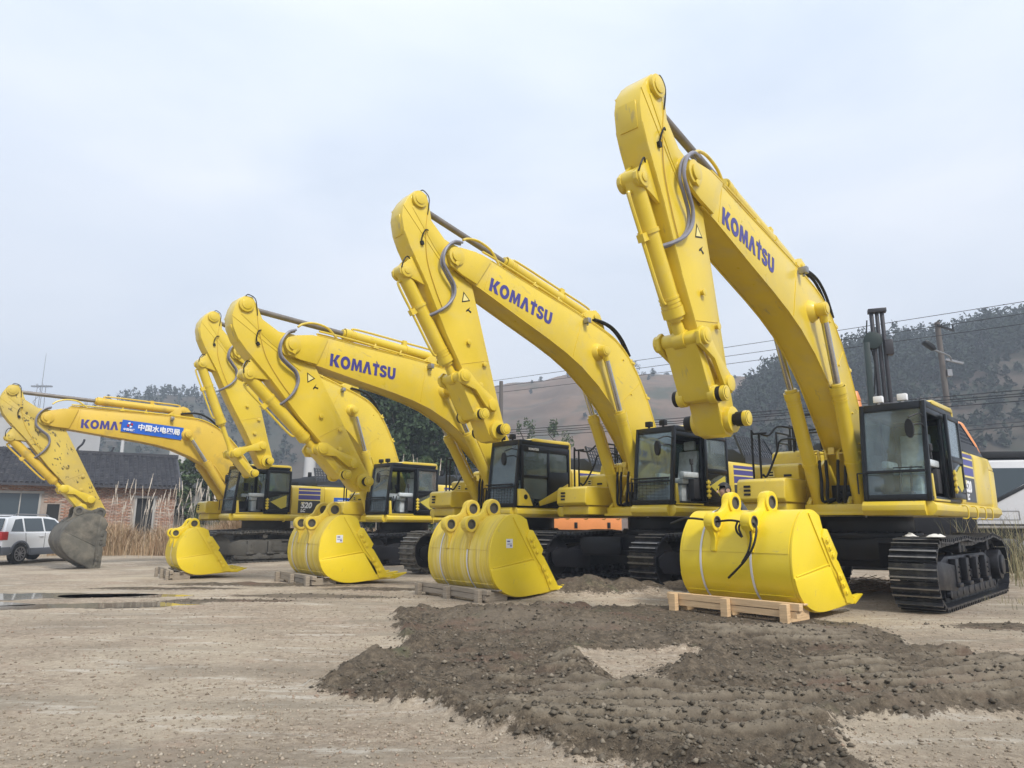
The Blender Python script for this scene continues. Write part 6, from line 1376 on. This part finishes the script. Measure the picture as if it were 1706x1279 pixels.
# ------------------------------------------------------------------ white lorry at the right edge
def lorry():
    r = empty('white_lorry', 'white lorry with a slanting dark window line at the right edge behind the foremost excavator', 'truck', (16.9, 25.0, .0), R(-8)); m = M['truckwhite']
    b = MB(); b.prism([(-.55, 1.15), (-.72, 1.7), (-.70, 2.6), (-.45, 3.35), (-.2, 3.55), (6.5, 3.60), (6.5, 1.15)], 0, 2.4); link('body', b.mesh('body', m, bevel=.08, seg=3), r)
    b = MB(); b.prism([(-.05, 2.0), (-.05, 3.25), (2.6, 3.25), (2.6, 2.85), (1.2, 2.70)], -.012, -.004); link('side_window', b.mesh('side_window', M['carglass'], smooth=0), r)
    b = MB(); b.bar((-.12, -.02, 1.93), (1.25, -.02, 2.64), .03, .12); b.bar((1.2, -.02, 2.64), (2.7, -.02, 2.80), .03, .12); b.bar((-.10, -.02, 1.95), (-.10, -.02, 3.3), .03, .08, (1, 0, 0)); b.box(-.4, 6.6, -.05, 2.45, 3.62, 3.84); b.box(-.6, 6.5, -.02, -.005, 1.24, 1.30); link('trim', b.mesh('trim', M['black'], bevel=.006), r)
    b = MB(); b.bar((-.55, -.015, 1.45), (.9, -.015, 1.45), .012, .012); b.bar((-.55, -.015, 1.75), (.9, -.015, 1.75), .012, .012); b.bar((.9, -.015, 1.45), (.9, -.015, 1.75), .012, .012, (1, 0, 0))
    for k in range(10): b.bar((2.1, -.015, 1.45 + k * .09), (3.4, -.015, 1.45 + k * .09), .012, .014)
    link('panel_line', b.mesh('panel_line', M['cladding'], smooth=0), r)
    b = MB(); b.box(-.3, 6.5, .3, 2.1, .75, 1.15); link('chassis', b.mesh('chassis', M['black'], bevel=.02), r)
    for x in (1.0, 4.6):
        for y in (.12, 2.1): w = MB(); w.cyl((0, -.15, 0), (0, .15, 0), .5, n=28); w_ = link('wheel', w.mesh('wheel', M['rubber'], bevel=.04), r, (x, y, .5)); q = MB(); q.cyl((0, -.17, 0), (0, .17, 0), .25, n=18); link('rim', q.mesh('rim', M['steel'], bevel=.01), w_)
lorry()
# orange machine body seen low under the second excavator
def orange_low():
    p = at(880, 872, 27); r = empty('orange_truck', 'low orange machine seen through the gap under the second excavator', 'truck', (p.x, 27, 0)); b = MB(); b.box(0, 3.55, 0, 2.2, 1.02, 1.75); link('body', b.mesh('body', M['orange'], bevel=.03), r)
    b = MB(); b.box(-1.3, -.03, 0, 2.2, 1.05, 2.2); link('cab', b.mesh('cab', M['truckwhite'], bevel=.06), r)
    b = MB()
    for x in (.55, 1.75, 3.0): b.box(x, x + .12, -.03, .01, 1.08, 1.3)
    b.box(-1.3, 3.6, .1, 2.1, .75, 1.0)
    link('chassis', b.mesh('chassis', M['black'], bevel=.01), r)
    for x in (-.6, 2.6): w = MB(); w.cyl((0, -.12, 0), (0, .12, 0), .42, n=24); link('wheel', w.mesh('wheel', M['rubber'], bevel=.04), r, (x, .25, .42))
orange_low()
# hazard striped barrier and purple bag by the lorry
p = at(1578, 874, 22); r = empty('striped_barrier', 'yellow and black striped barrier board behind the foremost track', 'barrier', (p.x, 22, .9)); b = MB(); b.box(-.35, .55, 0, .06, .20, .42); link('board', b.mesh('board', mat('barrier_yellow', (.75, .55, .08), .5)), r)
b = MB()
for k in range(4): x = -.28 + k * .22; b.add([(x, -.004, .205), (x + .1, -.004, .205), (x + .2, -.004, .415), (x + .1, -.004, .415), (x, 0, .205), (x + .1, 0, .205), (x + .2, 0, .415), (x + .1, 0, .415)], [(0, 1, 2, 3), (4, 7, 6, 5), (0, 4, 5, 1), (1, 5, 6, 2), (2, 6, 7, 3), (3, 7, 4, 0)])
link('black_stripe', b.mesh('black_stripe', M['black'], smooth=0), r); b = MB(); b.box(-.3, -.25, 0, .05, -.9, .2); b.box(.45, .5, 0, .05, -.9, .2); link('leg', b.mesh('leg', M['steel']), r)
o = rag('pale_bag', 'pale lilac bag lying on top of the striped barrier', Vector((p.x + .35, 22.1, 1.30)), .22, .12, .18, mat('lilac_bag', (.55, .48, .58), .7), 8); o['category'] = 'bag'
b = MB(); b.box(.0, .28, .0, .28, 0, 1.55); tag(link('concrete_post', b.mesh('concrete_post', M['concrete'], bevel=.02), None, at(1548, 880, 20.5)), 'short grey concrete post behind the foremost undercarriage', 'post'); bpy.data.objects['concrete_post'].location.z = -.3
# ------------------------------------------------------------------ trees
def tree(label, x, y, h, w, m, seed, z0=0, name='evergreen_tree', group=None, n=70, per=85, size=.17, trunk=.2):
    rs = np.random.RandomState(seed); r = empty(name, label, 'tree', (x, y, z0), 0, group); b = MB(); rr_ = random.Random(seed)
    P = [Vector((0, 0, 0))]
    for k in range(1, 6): P.append(P[-1] + Vector((rr_.uniform(-.15, .15), rr_.uniform(-.15, .15), h * .16)))
    for k in range(5): b.cyl(P[k], P[k + 1], trunk * (1 - k * .16), trunk * (1 - (k + 1) * .16), 8, caps=False)
    for k in range(9):
        a = rr_.uniform(0, 6.28); s = P[rr_.randint(1, 5)]; b.cyl(s, s + Vector((math.cos(a) * w * .6, math.sin(a) * w * .6, h * rr_.uniform(.1, .3))), trunk * .35, .02, 5)
    link('trunk', b.mesh('trunk', M['bark']), r)
    th_ = rs.rand(n) * 6.283; zz = rs.uniform(.18, 1, n); prof = np.sqrt(np.clip(1 - ((zz - .5) / .56) ** 2, .05, 1)); rad_ = w * prof * (.35 + .65 * rs.rand(n)) * (1 + .25 * np.sin(th_ * 2 + seed))
    cs = np.stack([rad_ * np.cos(th_), rad_ * np.sin(th_), h * zz], -1); rd = np.stack([w * rs.uniform(.14, .34, n), w * rs.uniform(.14, .34, n), h * rs.uniform(.05, .10, n)], -1)
    V, F = leaves(cs, rd, per, size, rs); link('crown', npmesh('crown', V, F, m), r); return r
for k, (px, top, Y, w, lb) in enumerate(((628, 640, 46, 2.6, 'dark evergreen tree with the highest crown, showing between the raised booms'), (668, 655, 44, 2.6, 'dark evergreen tree just right of the highest one, behind the raised booms'),
        (712, 668, 47, 2.8, 'dark evergreen tree above the cab of the bent-link excavator'), (752, 700, 43, 2.4, 'lower dark evergreen tree beside the boom foot of the middle excavator'), (790, 725, 48, 2.4, 'rightmost low dark tree behind the middle excavator boom'), (640, 730, 40, 2.0, 'short dark bush in front of the tall evergreens'))):
    t = at(px, top, Y); tree(lb, t.x, Y, t.z, w, M['leaf_dark'], 20 + k, group='dark evergreens behind the excavators')
for k, (px, top, Y, w, lb) in enumerate(((318, 745, 50, 2.6, 'green bushy tree touching the stepped white gable'), (345, 738, 47, 2.8, 'green bushy tree under the old excavator boom'), (380, 765, 45, 2.2, 'lower green tree behind the boom cylinder of the old excavator'))):
    t = at(px, top, Y); tree(lb, t.x, Y, t.z, w, M['leaf_mid'], 40 + k, group='green trees beside the white gable')
for k, (px, top, Y, w, lb) in enumerate(((15, 750, 66, 2.0, 'small round grey-green tree in front of the pale building'), (36, 748, 64, 1.9, 'small round grey-green tree right beside the other in front of the pale building'))):
    t = at(px, top, Y); tree(lb, t.x, Y, t.z, w, M['leaf_far'], 50 + k, n=40, per=60, size=.22)
for k, (px, top, Y, w, lb) in enumerate(((930, 705, 60, 1.8, 'small green shrub behind the door of the second excavator, left of its boom'), (875, 700, 58, 1.2, 'tuft of shrub above the roof of the closed cab'),(700,760,38,1.6,'leafy bush behind the bent-link excavator cab roof'))):
    t = at(px, top, Y); tree(lb, t.x, Y, t.z, w, M['leaf_mid'], 60 + k, n=30, per=60, size=.12, name='shrub')
# ------------------------------------------------------------------ dry grass and reeds
def blades(name, label, n, xr, yr_, hfun, wdt, m, seed, plume=0, dens=None):
    rs = np.random.RandomState(seed); x = rs.uniform(*xr, n); y = rs.uniform(*yr_, n)
    if dens is not None: k = rs.rand(n) < dens(x, y); x, y = x[k], y[k]; n = len(x)
    z, _, _ = ground_h(x, y); h = hfun(x, y, rs) ; a = rs.rand(n) * 6.283; ln = rs.uniform(.05, .75, n) * h; dx, dy = np.cos(a), np.sin(a); wx, wy = -dy * wdt / 2, dx * wdt / 2
    V = []; segs = [(0, 0, 1), (.5, .25, .8), (.8, .62, .5), (1, 1, .08)]
    for t, l, w in segs:
        for s in (-1, 1): V.append(np.stack([x + dx * ln * l + s * wx * w, y + dy * ln * l + s * wy * w, z + h * t * (1 - .12 * l)], -1))
    V = np.stack(V, 1).reshape(-1, 3); f = np.array([(0, 1, 3, 2), (2, 3, 5, 4), (4, 5, 7, 6)]); F = (f[None] + (np.arange(n) * 8)[:, None, None]).reshape(-1, 4)
    tag(link(name, npmesh(name, V, F, m)), label, kind='stuff')
cl = lambda x, y: fbm(x * .5, y * .5, 3, 77)
blades('dry_grass', 'tall straw-coloured dry grass in front of the brick house', 52000, (-19.5, -9.5), (30.0, 36.0), lambda x, y, rs: (.5 + 2.0 * cl(x, y)) * rs.uniform(.5, 1.15, len(x)) * np.clip(1.2 - abs(x + 14) / 9, .5, 1), .022, M['drygrass'], 1, dens=lambda x, y: np.clip(cl(x, y) * 1.9 - .35, .1, 1))
blades('dry_grass', 'shorter dry grass and weeds behind the rest of the row', 16000, (-10, 14), (31, 42), lambda x, y, rs: (.3 + 1.3 * cl(x, y)) * rs.uniform(.4, 1.1, len(x)), .03, M['drygrass'], 2)
blades('weeds', 'low dry weeds along the far edge of the yard', 9000, (-20, 26), (26, 33), lambda x, y, rs: rs.uniform(.08, .4, len(x)), .02, M['drygrass'], 3, dens=lambda x, y: np.clip((cl(x, y) - .45) * 4, 0, 1) * ((y > 28) | (x > 4)))
def plumes():
    rs = random.Random(8); b = MB(); b2 = MB()
    for k in range(150):
        px = rs.uniform(172, 470) if k < 115 else rs.uniform(560, 800); Y = rs.uniform(31, 36); x = at(px, 880, Y).x; h = rs.uniform(1.8, 3.5) if k < 115 else rs.uniform(2.5, 4.6); lx, ly = rs.uniform(-.25, .35), rs.uniform(-.2, .2)
        P = [Vector((x, Y, 0)), Vector((x + lx * .3, Y + ly * .3, h * .5)), Vector((x + lx * .8, Y + ly, h * .8)), Vector((x + lx * 1.3, Y + ly, h))]
        b.tube(P, .006, 3); b.tube([P[2], P[2].lerp(P[3], .3)], .016, 4); b.tube([P[2].lerp(P[3], .3), P[2].lerp(P[3], .7)], .024, 4); b.tube([P[2].lerp(P[3], .7), P[3]], .012, 4)
    tag(link('grass_plumes', b.mesh('grass_plumes', M['plume'], smooth=0)), 'feathery plumes rising out of the dry grass', kind='stuff')
plumes()
blades('reeds', 'dry olive reeds behind the foremost track at the right edge', 900, (9.3, 13.8), (14.6, 18.0), lambda x, y, rs: rs.uniform(.5, 1.9, len(x)), .012, M['reed'], 4, dens=lambda x, y: np.clip(1.3 - abs(x / y - .70) * 14, 0, 1))
blades('weeds', 'sparse green weeds at the foot of the right-hand track', 1600, (7.0, 12), (10.8, 14.6), lambda x, y, rs: rs.uniform(.03, .14, len(x)), .008, M['reed'], 5, dens=lambda x, y: np.clip((cl(x * 2, y * 2) - .42) * 5, 0, 1))
# heap of sticks and straw behind the nearest bucket
b = MB(); rs_ = random.Random(12); p = at(1455, 950, 14.0)
for k in range(170):
    a = rs_.uniform(0, 3.14); q = p + Vector((rs_.gauss(0, .38), rs_.gauss(0, .3), 0)); q.z = max(.02, .26 - .4 * abs(q.x - p.x)) * rs_.uniform(.1, 1); l_ = rs_.uniform(.12, .4); d_ = Vector((math.cos(a) * l_, math.sin(a) * l_, rs_.uniform(-.08, .08))); b.cyl(q - d_, q + d_, .008, .004, 4)
tag(link('straw_debris', b.mesh('straw_debris', M['drygrass'], smooth=0)), 'heap of dry sticks and straw under the foremost excavator', kind='stuff')
# ------------------------------------------------------------------ air
hz = MB(); hz.box(-420, 420, -12, 520, -2.0, 90); hm = bpy.data.materials.new('haze'); hm.use_nodes = True; nt = hm.node_tree; nt.nodes.clear(); o_ = nt.nodes.new('ShaderNodeOutputMaterial'); pv = nt.nodes.new('ShaderNodeVolumePrincipled')
pv.inputs['Density'].default_value = .0016; pv.inputs['Color'].default_value = (.80, .88, 1, 1); nt.links.new(pv.outputs[0], o_.inputs['Volume'])
ho = link('haze', hz.mesh('haze', hm, smooth=0)); tag(ho, None, kind='stuff');
